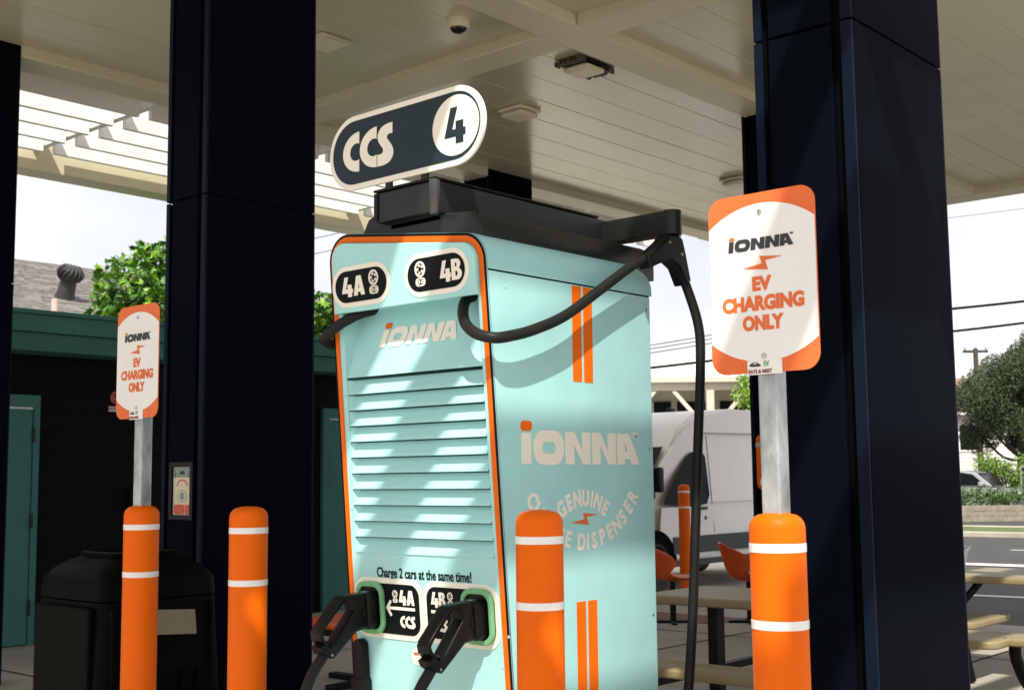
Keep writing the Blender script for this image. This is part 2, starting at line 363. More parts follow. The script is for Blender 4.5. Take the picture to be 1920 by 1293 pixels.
# ================================================================== CANOPY
H, B = 4.90, 4.81
canopy = thing('canopy', 'large cream forecourt canopy with beams, boarded soffit and slatted edges', 'canopy', (-5.6, 7.2, B))
def canopy_part(name, a, b, ma=BEAM, bev=.012, parent=canopy): return box(name, a, b, ma, parent, bev)
YN, YF = -.3, 14.6
lines_x = ((-9.43, -9.09), (-5.855, -5.515), (-2.16, -1.80))
for x0, x1 in lines_x: canopy_part('long_beam', (x0, YN, B), (x1, YF, H+.3))
for y0, y1 in ((YN-.35, YN-.003), (6.97, 7.30), (YF+.003, YF+.35)):
    xs = (-9.45, -9.09, -5.855, -5.515, -2.16, -1.78)
    if y0 == 6.97:
        for a, b in ((-9.087, -5.858), (-5.512, -2.163)): canopy_part('cross_beam', (a, y0, B+.003), (b, y1, H+.3))
    else: canopy_part('cross_beam', (-9.45, y0, B-.004), (-1.78, y1, H+.3))
pw = .389
for (xa, xb) in ((-9.087, -5.858), (-5.512, -2.163)):
    n = round((xb-xa)/pw); w = (xb-xa)/n
    for (ya, yb) in ((YN, 6.967), (7.303, YF)):
        for k in range(n):
            canopy_part('soffit_board', (xa+k*w+.002, ya, H+random.uniform(-.0015, .0015)), (xa+(k+1)*w-.002, yb, H+.05), CEIL, .004)
canopy_part('roof_deck', (-9.80, YN-.3, H+.31), (-1.81, YF+.3, H+.42), CEIL, 0)  # left overhang added to keep sun off the dark wall
# slatted edges on both long sides
for side, x_in, x_out in ((1, -1.80, .66), (-1, -9.45, -11.90)):
    d = side
    sl_x = [-1.39, -.93, -.47, -.01, .45] if side > 0 else [-9.93, -10.37, -10.81, -11.25, -11.69]
    raf = [.30, 2.75, 4.9, 7.0, 9.1, 11.3, 13.5] if side > 0 else [-.2, 1.9, 4.0, 6.05, 8.15, 10.25, 12.35, 14.3]
    for k, y in enumerate(raf):
        a, b = sorted((x_in+.004*d, x_out-.004*d))
        canopy_part('rafter', (a, y, 4.885), (b, y+.07, 5.14), WHITEPAINT, .006)
    ys = [YN] + [y+.05 for y in raf] + [YF+.3]
    for x in sl_x:
        for k in range(len(ys)-1):
            y0, y1 = ys[k]+.06, ys[k+1]-.06
            if y1 - y0 > .2: canopy_part('slat', (x, y0, 4.82), (x+.05, y1, 5.22), WHITEPAINT, .005)
    a, b = sorted((x_out, x_out+.30*d))
    canopy_part('fascia_beam', (a, YN-.35, 4.68), (b, YF+.35, 5.20), BEAM)
# columns
def make_column():
    t = thing('canopy_column', 'dark navy clad column', 'column', (0, 0, 0), 0, 'clad canopy columns', local=True)
    w, d, zj, ht = .375, .735, 3.02, 4.897
    box('core', (.012, .028, 0), (w-.012, d-.012, ht-.002), REVEAL, t)
    for z0, z1 in ((.02, zj-.004), (zj+.004, ht)):
        box('front_panel', (.058, 0, z0), (w-.078, .03, z1), COL, t, .004)
        box('back_panel', (.058, d-.03, z0), (w-.078, d, z1), COL, t, .004)
        box('side_panel', (w-.012, .012, z0), (w, d-.012, z1), COL, t, .003)
        box('side_panel', (0, .012, z0), (.012, d-.012, z1), COL, t, .003)
        for x0, x1 in ((.0, .034), (w-.043, w)):
            box('corner_trim', (x0+.0008, -.002, z0), (x1-.0008, .0115, z1), COLTRIM, t, .003)
            box('corner_trim', (x0+.0008, d-.0115, z0), (x1-.0008, d+.002, z1), COLTRIM, t, .003)
    return t
col0 = make_column()
cols = [((-2.185, 3.77), 'tall dark navy column close behind the large charging sign at right'),
        ((-5.875, 3.77), 'dark navy column with a framed notice, left of the charger'),
        ((-9.46, 3.77), 'dark column cut by the left edge of the picture'),
        ((-9.46, 9.88), 'far dark column behind the charger, seen over its cable arm'),
        ((-5.88, 9.88), 'far dark column with an orange plate, left of the galvanised post')]
for i, ((x, y), lab) in enumerate(cols):
    o = col0 if i == 0 else copy_tree(col0)
    o.location = (x, y, 0); o['label'] = lab
# soffit fittings
d = thing('dome_camera', 'small white dome camera on the soffit above the charger sign', 'camera', (-6.23, 6.46, H))
lathe('housing', [(.085, H), (.085, H-.05), (.075, H-.065), (.06, H-.066)], LAMPW, d, 24, Matrix.Translation((-6.23, 6.46, 0)))
lathe('lens_dome', [(.064, H-.064), (.056, H-.084), (.035, H-.098), (.0, H-.103)], LENS, d, 24, Matrix.Translation((-6.23, 6.46, 0)))
def soffit_light(x, y, label, fins, flush=False):
    t = thing('soffit_light', label, 'light fixture', (x, y, H), 0, 'flat soffit lights')
    w_ = .13
    box('lamp_housing', (x-w_-.02, y-w_-.02, H-.035), (x+w_+.02, y+w_+.02, H-.001), LEGBLK if fins else CEIL if flush else LAMPW, t, .02)
    box('diffuser', (x-w_, y-w_, H-.085 if not flush else H-.040), (x+w_, y+w_, H-.036), LAMPW, t, .03 if not flush else .001)
    if fins:
        for s in (-1, 1):
            for k in range(9): box('heat_fin', (x-.14+k*.034, y+s*.155, H-.05), (x-.128+k*.034, y+s*(.21+.06*random.random()), H-.008), mat('brown fin', (.09, .075, .05), .5), t)
soffit_light(-6.16, 7.88, 'soffit light with dark finned housing below the beam crossing', True)
soffit_light(-7.39, 8.47, 'plain cream soffit light right of the round number four', False)
soffit_light(-7.38, 12.25, 'distant soffit light beside the far column at right', False)
soffit_light(-7.28, 6.05, 'soffit light just right of the column with the framed notice', False, True)

# ================================================================== GREEN BUILDING
WX = -11.27
gb = thing('service_building', 'low dark service building with teal fascia and teal doors', 'building', (WX, 9, 0))
box('wall', (WX-6, .5, 0), (WX, 11.3, 2.95), WALLDK, gb)
k = 0
while k*.2 < 2.7:
    z0 = k*.2
    mesh('siding_board', [(WX+.002, .5, z0), (WX+.002, 11.3, z0), (WX+.014, .5, z0), (WX+.014, 11.3, z0), (WX+.003, .5, z0+.198), (WX+.003, 11.3, z0+.198)], [(0, 1, 3, 2), (2, 3, 5, 4)], WALLDK, gb, False); k += 1
box('fascia_board', (WX-.2, .4, 2.89), (WX+.44, 11.4, 3.05), TEALBLD, gb, .006)
box('fascia_board', (WX-.2, .4, 2.72), (WX+.38, 11.4, 2.887), TEALBLD, gb, .006)
box('drip_edge', (WX-.2, .4, 3.053), (WX+.46, 11.4, 3.095), TEALBLD, gb, .008)
box('roof', (WX-6.2, .4, 3.0), (WX-.21, 11.4, 3.06), SHINGLE, gb)
def door(y1, label):       # hinge side at y1, opening towards smaller y
    yw = 1.0; y0 = y1-yw
    f = flat('door_frame', [[(y0-.09, 0), (y1+.06, 0), (y1+.06, 2.33), (y0-.09, 2.33)], [(y0, -.001+.002), (y1, .001), (y1, 2.22), (y0, 2.22)]], frame((WX+.014, 0, 0), (0, 1, 0), (0, 0, 1)), .05, TEALDOOR, gb, smooth=False)
    f['label'] = label
    dr = box('door', (WX+.016, y0+.006, .012), (WX+.05, y1-.006, 2.212), TEALDOOR, gb, .003)
    box('weather_strip', (WX+.052, y0+.006, 2.196), (WX+.058, y1-.006, 2.216), GALV, dr)
    for z in (.35, 1.15, 1.95): lathe('hinge', [(.014, z-.07), (.014, z+.07)], BLK_METAL, dr, 10, Matrix.Translation((WX+.066, y1+.0, 0)))
    return dr
door(5.80, 'teal frame of the door at the left edge'); door(10.42, 'teal frame of the door behind the charger')
cs = thing('camera_notice', 'small orange camera notice above a white strip on the dark wall', 'sign', (WX+.02, 6.75, 2.25))
M = frame((WX+.02, 6.72, 2.345), (0, 1, 0), (0, 0, 1))
flat('badge', [capsule(.21, .125)], M, .004, REDP, cs, smooth=False)
flat('camera_symbol', [[(-.055, .03), (.05, .0), (.04, -.03), (-.06, .0)], [(-.02, -.01), (.0, -.015), (-.02, -.05), (-.06, -.05), (-.06, -.035), (-.03, -.035)]], M @ Matrix.Translation((0, .008, .0045)), .002, BLACK_V, cs, smooth=False)
box('strip', (WX+.02, 6.60, 2.205), (WX+.024, 6.93, 2.255), CREAM, cs)
text('strip_lettering', 'CCTV IN OPERATION', .034, frame((WX+.0245, 6.765, 2.23), (0, 1, 0), (0, 0, 1)), BLACK_V, cs, .03)
wb = thing('wall_box', 'slim dark box on a pipe against the dark wall behind the leftmost bollard', 'meter box', (WX+.1, 6.9, 0))
box('housing', (WX+.02, 6.84, 1.22), (WX+.12, 6.96, 1.46), BLK_METAL, wb, .01)
tube('pipe', [(WX+.06, 6.9, 1.22), (WX+.06, 6.9, .05)], .025, GALV, wb, 10, 0)
box('stripe', (WX+.121, 6.87, 1.40), (WX+.123, 6.93, 1.41), ORANGE_V, wb)

# ================================================================== SHINGLED HOUSE BEHIND
hs = thing('shingled_house', 'house with grey shingle roof rising behind the teal fascia', 'house', (-22, 6, 0))
EX, EZ, RX, RZ = -16.2, 3.65, -21.5, 5.55
box('wall', (-26, -6, 0), (-16.8, 17.3, 3.6), SIDING, hs)
slope = (RZ-EZ)/(RX-EX)
rf = mesh('roof', [(EX, -6.5, EZ), (EX, 17.9, EZ), (RX, 17.9, RZ), (RX, -6.5, RZ), (-26.8, 17.9, EZ), (-26.8, -6.5, EZ)], [(0, 1, 2, 3), (3, 2, 4, 5)], SHINGLE, hs, False)
bm = bmesh.new(); L = math.hypot(RX-EX, RZ-EZ); nrow = int(L/.14); ux, uz = (RX-EX)/L, (RZ-EZ)/L
for r in range(nrow):
    y = 4.5 + random.uniform(-.3, 0)
    s0 = r*.14
    while y < 14.8:
        w = random.choice((.16, .24, .32)); w = min(w, 14.9-y); th = random.choice((.010, .018, .024))
        a = (EX+ux*s0 - uz*th*0, y, EZ+uz*s0+th); b = (EX+ux*(s0+.15), y, EZ+uz*(s0+.15)+.004)
        vs = [bm.verts.new(p) for p in ((a[0], y, a[2]), (a[0], y+w-.006, a[2]), (b[0], y+w-.006, b[2]), (b[0], y, b[2]), (a[0], y, a[2]-th), (a[0], y+w-.006, a[2]-th))]
        bm.faces.new((vs[0], vs[1], vs[2], vs[3])); bm.faces.new((vs[4], vs[5], vs[1], vs[0])); y += w
sh = from_bm('shingles', bm, SHINGLE, rf, False); sh['kind'] = 'stuff'
vx, vy, vz = -18.3, 9.93, 4.47
tv = thing('turbine_vent', 'round dark turbine vent tilted on the shingle roof', 'roof vent', (vx, vy, vz))
MV = Matrix.Translation((vx, vy, vz)) @ Matrix.Rotation(rad(24), 4, 'Y') @ Matrix.Scale(.84, 4)
lathe('neck', [(.20, -.1), (.165, .05), (.15, .30)], mat('dark galvanised', (.05, .05, .048), .5, metal=.3, var=.2), tv, 24, MV)
lathe('drum', [(.155, .29), (.20, .34), (.215, .42), (.19, .52), (.12, .57), (0, .59)], mat('dark vent', (.03, .03, .03), .5), tv, 24, MV)
for k in range(16):
    a = 2*math.pi*k/16
    pts = []
    for j in range(7):
        t_ = j/6; z = .30+.27*t_; r = .165+.075*math.sin(math.pi*min(1, t_*.98+.02))*(1) - .06*max(0, t_-.6); aa = a+.5*t_
        pts.append(MV @ Vector((r*math.cos(aa), r*math.sin(aa), z)))
    bm = bmesh.new(); bm_tube(bm, pts, .016, 5); from_bm('fin', bm, mat('vent fin', (.04, .04, .039), .45, metal=.3), tv)
pp = tag(lathe('vent_pipe', [(.05, 3.72), (.05, 4.12), (.04, 4.12)], mat('pinkish pvc', (.62, .45, .38), .6), None, 14, Matrix.Translation((-16.6, 8.85, 0))), 'short pale pipe standing out of the shingle roof edge', 'pipe')

# ================================================================== TREES
def leaf_mesh(name, kind, ma):
    if kind == 'maple':
        o = [(0, -.5), (.10, -.28), (.42, -.34), (.33, -.12), (.56, .10), (.28, .14), (.26, .36), (.10, .26), (0, .58), (-.10, .26), (-.26, .36), (-.28, .14), (-.56, .10), (-.33, -.12), (-.42, -.34), (-.10, -.28)]
        v = [(0, 0, .03)] + [(x, y, -.06*(x*x+y*y)*4) for x, y in o]; f = [(0, i+1, (i+1) % len(o)+1) for i in range(len(o))]
    else:
        v = [(0, -.5, 0), (.22, 0, .05), (0, .5, 0), (-.22, 0, .05)]; f = [(0, 1, 2), (0, 2, 3)]
    me = bpy.data.meshes.new(name); me.from_pydata(v, [], f); me.materials.append(ma); return me
def rot_rand(up=.4):
    n = Vector((random.gauss(0, 1), random.gauss(0, 1), random.gauss(0, 1)+up)).normalized()
    return n.to_track_quat('Z', 'Y').to_matrix().to_4x4() @ Matrix.Rotation(random.uniform(0, 6.28), 4, 'Z')
def crown_mesh(name, centres, n, size, ma, parent, flatten=.8, kind='plain', up=.4, mats=None):
    base = [Vector(v) for v in ([(0, -.5, 0), (.22, 0, .05), (0, .5, 0), (-.22, 0, .05)] if kind == 'plain' else [])]
    v, f, mi = [], [], []
    tot = sum(r**2 for _, r in centres)
    for c, r in centres:
        for _ in range(int(n*r*r/tot)):
            dvec = Vector((random.gauss(0, 1), random.gauss(0, 1), random.gauss(0, 1)*flatten)).normalized()*r*random.random()**.38
            M = Matrix.Translation(Vector(c)+dvec) @ rot_rand(up) @ Matrix.Scale(size*random.uniform(.6, 1.25), 4)
            b = len(v); v += [tuple(M @ p) for p in base]; f += [(b, b+1, b+2, b+3)]
            mi.append(random.random() < .35)
    me = bpy.data.meshes.new(name); me.from_pydata(v, [], f)
    for m_ in (mats or [ma]): me.materials.append(m_)
    if mats: me.polygons.foreach_set('material_index', [int(q) for q in mi])
    o = bpy.data.objects.new(name, me); C.objects.link(o)
    if parent: o.parent = parent; o.matrix_parent_inverse = INV.get(parent, Matrix())
    return o
def broadleaf(x, y, z0, zc, clumps, nleaf, nown, size, label):
    t = thing('sycamore_tree', label, 'tree', (x, y, 0))
    bm = bmesh.new(); bm_tube(bm, spline([(x, y, z0), (x+.05, y-.03, zc*.5), (x-.05, y+.04, zc)], 5), [.13-.006*i for i in range(11)], 10)
    from_bm('trunk', bm, BARK, t)
    for c, r in clumps: tube('limb', [(x, y, zc-.9), ((x+c[0])/2, (y+c[1])/2, (zc-.5+c[2])/2), c], .03, BARK, t, 6, 4)
    lb, ld = leaf_mesh('leaf', 'maple', LEAFB), leaf_mesh('leaf', 'maple', LEAFD)
    eye = Vector((0, 0, 1.5)); L = []
    tot = sum(r*r for _, r in clumps)
    for c, r in clumps:
        for _ in range(int(nleaf*r*r/tot)):
            dv = Vector((random.gauss(0, 1), random.gauss(0, 1), random.gauss(0, 1)*.9)).normalized()*r*random.random()**.33
            p = Vector(c)+dv; L.append((p, (p-eye).length))
    L.sort(key=lambda q: q[1])
    own, rest = L[:nown], L[nown:]
    for p, _ in own:
        o = bpy.data.objects.new('leaf', lb if random.random() < .6 else ld); C.objects.link(o); o.parent = t
        o.matrix_parent_inverse = INV[t]; o.matrix_basis = Matrix.Translation(p) @ rot_rand(.9) @ Matrix.Scale(size*random.uniform(.6, 1.2), 4)
    v, f, mi = [], [], []
    src = [Vector(q.co) for q in lb.vertices]; sf = [tuple(q.vertices) for q in lb.polygons]
    for p, _ in rest:
        M = Matrix.Translation(p) @ rot_rand(.9) @ Matrix.Scale(size*random.uniform(.6, 1.2), 4); b = len(v)
        v += [tuple(M @ q) for q in src]; f += [tuple(b+i for i in q) for q in sf]; k = int(random.random() < .55); mi += [k]*len(sf)
    me = bpy.data.meshes.new('crown'); me.from_pydata(v, [], f); me.materials.append(LEAFB); me.materials.append(LEAFD); me.polygons.foreach_set('material_index', mi)
    cr = bpy.data.objects.new('crown', me); C.objects.link(cr); cr.parent = t; cr.matrix_parent_inverse = INV[t]; cr['kind'] = 'stuff'
    return t
random.seed(11)
T1 = [((-13.9, 8.45, 3.9), .52), ((-13.6, 8.8, 3.6), .55), ((-13.45, 9.0, 4.1), .38), ((-13.55, 8.8, 4.35), .26), ((-13.15, 9.25, 4.3), .32), ((-13.1, 9.4, 3.7), .5), ((-14.0, 8.3, 3.4), .45), ((-12.7, 9.55, 4.2), .34), ((-12.6, 9.7, 3.6), .45), ((-13.9, 8.6, 4.4), .16), ((-12.3, 10.1, 3.5), .42), ((-11.95, 10.35, 3.35), .34)]
broadleaf(-13.3, 9.1, 3.0, 4.0, T1, 4200, 290, .125, 'bright green leafy tree behind the teal fascia at left')

# ================================================================== EV CHARGER
XL, XR, YB = -3.45, -2.68, 3.815
KF = .08
def FY(z): return 2.9+(2.27-z)*KF
def FP(x, z, off=0): return Vector((x, FY(z)-off, z))
FX, FU = (1, 0, 0), (0, -KF, 1)
def FM(x, z, off=0): return frame(FP(x, z, off), FX, FU)
def SM(y, z, off=0): return frame((XR+off, y, z), (0, 1, 0), (0, 0, 1))
TS = .127
def ztop(x): return 2.29+(XR-x)*TS
def outline(ins=0, zb=.06, r0=.10, n=10):
    xr, xl = XR-ins, XL+ins; r = max(.02, r0-ins); k = math.sqrt(1+TS*TS); an = math.degrees(math.atan2(1, TS))
    p = [(xr, zb)]
    xc = xr-r; zc = ztop(xc)-ins*k-r*k
    p += [(xc+r*math.cos(rad(an*i/n)), zc+r*math.sin(rad(an*i/n))) for i in range(n+1)]
    xc = xl+r; zc = ztop(xc)-ins*k-r*k
    p += [(xc+r*math.cos(rad(an+(180-an)*i/n)), zc+r*math.sin(rad(an+(180-an)*i/n))) for i in range(n+1)]
    p.append((xl, zb)); return p
ev = thing('ev_charger', 'teal and orange retro electric car charger with louvred front', 'charger', (-3.065, 3.35, 0))
SEAM = 2.17
def yback(x, z):
    t_ = (z-2.19)/max(.02, ztop(x)-2.19); return 3.715+.1*math.sqrt(max(0, 1-max(0, t_)**2))
def loft(name, pts, ma):
    v, f = [], []; ny = 8
    for x, z in pts:
        yb = yback(x, z)
        for j in range(ny+1): v.append((x, FY(z)+(yb-FY(z))*j/ny, z))
    n = len(pts); s = ny+1
    for i in range(n-1):
        for j in range(ny): f.append((i*s+j, i*s+j+1, (i+1)*s+j+1, (i+1)*s+j))
    f.append(tuple(i*s+ny for i in range(n)))
    bm = bmesh.new(); me0 = bpy.data.meshes.new('t'); me0.from_pydata(v, [], f); bm.from_mesh(me0)
    return from_bm(name, bm, ma, ev, True, 30)
out_ = outline()
capp = [p for p in out_ if p[1] > SEAM+.01]
loft('top_cap', [(XR, SEAM+.003)] + capp + [(XL, SEAM+.003)], TEALCAP)
nz_ = 12
zs = [.06+(SEAM-.003-.06)*i/nz_ for i in range(nz_+1)]
side = mesh('side_panel', [(XR, FY(z), z) for z in zs]+[(XR, YB-.02, z) for z in zs]+[(XR-.006, YB-.006, z) for z in zs]+[(XR-.02, YB, z) for z in zs],
            [(k*13+i, (k+1)*13+i, (k+1)*13+i+1, k*13+i+1) for k in range(3) for i in range(nz_)], TEAL, ev)
mesh('side_panel', [(XL, FY(z), z) for z in zs]+[(XL, YB, z) for z in zs], [(i, i+1, 13+i+1, 13+i) for i in range(nz_)], TEAL, ev)
box('back_panel', (XL+.02, YB-.004, .06), (XR-.021, YB-.001, SEAM-.003), TEAL, ev)
box('seam_gasket', (XL+.006, FY(SEAM)+.004, SEAM-.006), (XR-.006, YB-.01, SEAM+.006), REVEAL, ev)
box('plinth', (XL+.04, FY(0)+.05, .0), (XR-.04, YB-.05, .07), BLK_METAL, ev)
# front sheet with its opening (frame coordinates: x about 0, distance along the slope from z = 1.5)
FC = FM(0, 1.5, 0); kk = math.sqrt(1+KF*KF)
def fl(pts): return [(x, (z-1.5)*kk) for x, z in pts]
OX0, OX1, OZ0, OZ1 = -3.393, -2.727, 1.245, 2.12
flat('front_panel', [fl(outline(.0015)), fl([(OX0, OZ0), (OX1, OZ0), (OX1, OZ1), (OX0, OZ1)])], FM(0, 1.5, .0), .003, TEAL, ev, smooth=False)
flat('black_edging', [fl(outline(.0025)), fl(outline(.0115))], FM(0, 1.5, .0035), .0015, BLACK_V, ev, smooth=False)
flat('orange_edging', [fl(outline(.0115)), fl(outline(.0325))], FM(0, 1.5, .0035), .0018, ORANGE_V, ev, smooth=False)
# recessed logo panel below the visor
dz = .085
v = [FP(OX0, 1.862, .001), FP(OX1, 1.862, .001), FP(OX1-.012, OZ1, -dz), FP(OX0+.012, OZ1, -dz)]
lp = mesh('logo_panel', v, [(0, 1, 2, 3)], TEAL, ev, False)
Mlp = frame(FP(-3.252, 1.962, -dz*(1.962-1.862)/(OZ1-1.862)+.0022), (1, 0, 0), Vector((0, FP(0, OZ1, -dz).y-FP(0, 1.862, .001).y, OZ1-1.862)))
logo(Mlp, .070, .385, CREAM, ORANGE_V, lp, .22)
for x, xi in ((OX0, OX0+.012), (OX1, OX1-.012)):
    mesh('cheek', [FP(x, 1.862, 0), FP(x, OZ1, 0), FP(xi, OZ1, -dz)], [(0, 1, 2)], TEAL, ev, False)
mesh('recess_top', [FP(OX0, OZ1, 0), FP(OX1, OZ1, 0), FP(OX1, OZ1, -dz), FP(OX0, OZ1, -dz)], [(0, 1, 2, 3)], TEAL, ev, False)
# louvres
NL = 11; z_top, z_bot = 1.858, OZ0; pitch = (z_top-z_bot)/NL
for i in range(NL):
    z1 = z_top-i*pitch; z0 = z1-pitch
    prof = [(-.021, z1-.0045), (-.014, z1-.018), (-.005, z0+.018), (.006, z0+.003), (.0065, z0), (.001, z0-.001), (-.012, z0+.004)]
    v, f = [], []
    for j, (o_, z) in enumerate(prof):
        e = .016*max(0, (-o_))/.021
        v += [FP(OX0+.001+e, z, o_), FP(OX1-.001-e, z, o_)]
    n = len(prof)
    for j in range(n-1): f.append((2*j, 2*j+1, 2*j+3, 2*j+2))
    # pressed ends
    for s in (0, 1):
        x = OX0+.0005 if s == 0 else OX1-.0005
        b = len(v); v += [FP(x, z1-.004, 0), FP(x, z0, 0)]
        f += [(b, 2+s, 0+s), (b, 4+s, 2+s), (b, b+1, 4+s), (b+1, 6+s, 4+s)]
    mesh('louvre', v, f, TEAL, ev, True, 50)
# visor
vo = [p for p in outline(.0345, r0=.095) if p[1] > 2.092]
vo = [(XR-.0345, 2.092)] + [p for p in vo] + [(XL+.0345, 2.092)]
vis = flat('visor', [fl(vo)], FM(0, 1.5, .0035), .020, TEAL, ev, bevel=.003)
for cx, s_ in ((-3.265, -1), (-2.891, 1)):
    pl = flat('bay_plate', [capsule(.303, .146)], FM(cx, 2.180, .0240), .0015, CREAM, ev, smooth=False)
    flat('plate_face', [capsule(.268, .112)], FM(cx, 2.180, .0258), .0012, BLACK_V, pl, smooth=False)
    Mt = FM(cx, 2.180, .0272)
    gl = G4(); second = GA() if s_ < 0 else GB(); h = .066
    x0 = -.098 if s_ < 0 else .020; qx = 1.28 if s_ < 0 else 1.12; h = .069
    flat('plate_lettering', place(gl, x0, -h*.5, h, qx) + place(second, x0+.71*h*qx, -h*.5, h, qx), Mt, .0012, CREAM, pl, smooth=False)
    flat('inlet_symbol', place(icon(.088), .070 if s_ < 0 else -.072, 0), Mt, .0012, CREAM, pl, smooth=False)
# lower panel graphics
text('front_lettering', 'Charge 2 cars at the same time!', .041, FM(-3.063, 1.174, .0036), BLACK_V, ev, .017, fit=(.456, .046))
GUN = [(2.992, 1.109), (2.934, 1.110), (2.837, 1.105), (2.822, 1.098), (2.742, 1.009), (2.729, .990), (2.734, .966), (2.752, .954), (2.733, .944), (2.744, .924), (2.772, .906), (2.795, .900), (2.897, .980), (2.95, .988), (2.992, .985)]
GHOLE = [(2.842, 1.086), (2.872, 1.082), (2.886, 1.055), (2.806, .960), (2.784, .950), (2.760, .962), (2.748, .985), (2.752, .998)]
for cx, sx_, tl in ((-3.240, -3.321, '4A'), (-2.893, -2.806, '4B')):
    sgn = -1 if tl == '4A' else 1
    pl = flat('connector_plate', [rrect(.346, .208, .055, 8)], FM(cx, 1.055, .0032), .0022, CREAM, ev, smooth=False)
    flat('plate_face', [rrect(.310, .172, .042, 8)], FM(cx, 1.055, .0056), .0014, BLACK_V, pl, smooth=False)
    Mt = FM(cx, 1.055, .0072)
    h = .048
    if sgn < 0:
        flat('plate_lettering', place(G4(), .057, .017, h+.002, 1.10)+place(GA(), .096, .017, h+.002, 1.15), Mt, .001, CREAM, pl, smooth=False)
        flat('plate_lettering', place(GC(), .058, -.062, .042, 1.1)+place(GC(), .083, -.062, .042, 1.15)+place(GS(), .109, -.062, .042, 1.15), Mt, .001, CREAM, pl, smooth=False)
        flat('inlet_symbol', place(icon(.045), .038, .042), Mt, .001, CREAM, pl, smooth=False)
        flat('arrow', [[(-.010, .004), (.012, .032), (.020, .026), (.008, .0085), (.134, .0085), (.134, -.0015), (.008, -.0015), (.020, -.020), (.012, -.026)]], Mt, .001, CREAM, pl, smooth=False)
    else:
        flat('plate_lettering', place(G4(), -.133, .019, h+.002, 1.08)+place(GB(), -.095, .019, h+.002, 1.05), Mt, .001, CREAM, pl, smooth=False)
        flat('plate_lettering', place(GC(), -.133, -.062, .042, 1.1)+place(GC(), -.108, -.062, .042, 1.15)+place(GS(), -.082, -.062, .042, 1.15), Mt, .001, CREAM, pl, smooth=False)
        flat('inlet_symbol', place(icon(.045), -.042, .048), Mt, .001, CREAM, pl, smooth=False)
        flat('arrow', [[(.010, .004), (-.012, .032), (-.020, .026), (-.008, .0085), (-.134, .0085), (-.134, -.0015), (-.008, -.0015), (-.020, -.020), (-.012, -.026)]], Mt, .001, CREAM, pl, smooth=False)
    sk = flat('socket_ring', [rrect(.136, .180, .042, 8), rrect(.106, .146, .030, 8)], FM(sx_, 1.056, .0075), .016, GREEN_P, ev, bevel=.003)
    flat('socket_well', [rrect(.107, .147, .030, 8)], FM(sx_, 1.056, .0076), .004, BLK_PLASTIC, sk, smooth=False)
    g = flat('connector', [GUN, GHOLE], frame((sx_-.029, 0, 0), (0, 1, 0), (0, 0, 1)), .058, BLK_PLASTIC, ev, bevel=.011, res=3)
    g['label'] = 'black charging gun plugged into bay %s' % tl
    flat('nose', [rrect(.088, .128, .026, 6)], FM(sx_, 1.050, .008), .055, BLK_PLASTIC, g, bevel=.012)
    box('latch_plate', (sx_-.012, 2.944, 1.109), (sx_+.012, 2.972, 1.1125), GALV, g, .001)
    lathe('boss', [(.020, 0), (.020, .0315), (.013, .0325), (.012, .030), (0, .030)], BLK_PLASTIC, g, 20, Matrix.Translation((sx_, 2.938, 1.046)) @ Matrix.Rotation(rad(90), 4, 'Y'))
    lathe('clamp_screw', [(.0045, 0), (.0045, .0315)], STEEL, g, 8, Matrix.Translation((sx_, 2.782, .915)) @ Matrix.Rotation(rad(90), 4, 'Y'))
    tube('gun_cable', [(sx_, 2.80, .945), (sx_, 2.762, .905), (sx_-.005, 2.715, .84), (sx_-.01, 2.685, .74), (sx_-.01, 2.67, .55), (sx_+.01, 2.70, .36), (sx_+.03, 2.80, .27), (sx_+.03, 2.90, .30)], .0185, RUBBER, ev, 12)
flat('help_sticker', [rrect(.075, .055, .02)], FM(-3.10, .900, .0033), .0008, CREAM, ev, smooth=False)
text('sticker_lettering', 'NEED', .012, FM(-3.113, .910, .0043), REDP, ev, .02)
hk = flat('cable_hook', [rrect(.056, .36, .026, 6)], FM(-3.382, .765, .0033), .035, BLK_PLASTIC, ev, bevel=.009)
flat('hook_collar', [rrect(.07, .22, .012, 4)], FM(-3.384, .70, .004), .040, BLK_PLASTIC, hk, bevel=.004)
# side graphics
for z0, z1 in ((1.829, SEAM-.006), (.10, 1.081)):
    for y0, y1 in ((3.336, 3.386), (3.398, 3.448)):
        box('side_stripe', (XR+.0003, y0, z0), (XR+.0012, y1, z1), ORANGE_V, ev)
logo(SM(3.060, 1.545, .0004), .110, .655, CREAM, ORANGE_V, side)
flat('side_bolt', place([BOLT], 0, 0, .036, 2.12), SM(3.388, 1.359, .0004), .001, SIGN_OR, side, smooth=False)
arc_text('side_lettering', 'GENUINE', .076, SM(3.383, 1.215, .0004), .212, 90, 12.2, False, CREAM, side, .045, .76)
arc_text('side_lettering', 'CHARGE DISPENSER', .075, SM(3.390, 1.612, .0004), .335, -90, 8.0, True, CREAM, side, .042, .82)
for y_ in (2.99, 3.78):
    for z_ in (.45, 1.0, 1.6, 2.12): lathe('panel_screw', [(.005, 0), (.005, .0012), (.003, .0018), (0, .0018)], STEEL if y_ > 3.5 else TEALCAP, side, 10, Matrix.Translation((XR, y_ + (.05 if z_ < .6 and y_ < 3.2 else 0), z_)) @ Matrix.Rotation(rad(90), 4, 'Y'))
for x_ in (XL+.046, XR-.040):
    for z_ in (.9, 1.40, 1.80): lathe('panel_screw', [(.0045, 0), (.0045, .001), (.003, .0016), (0, .0016)], TEALCAP, ev, 10, FM(x_, z_, .0032))
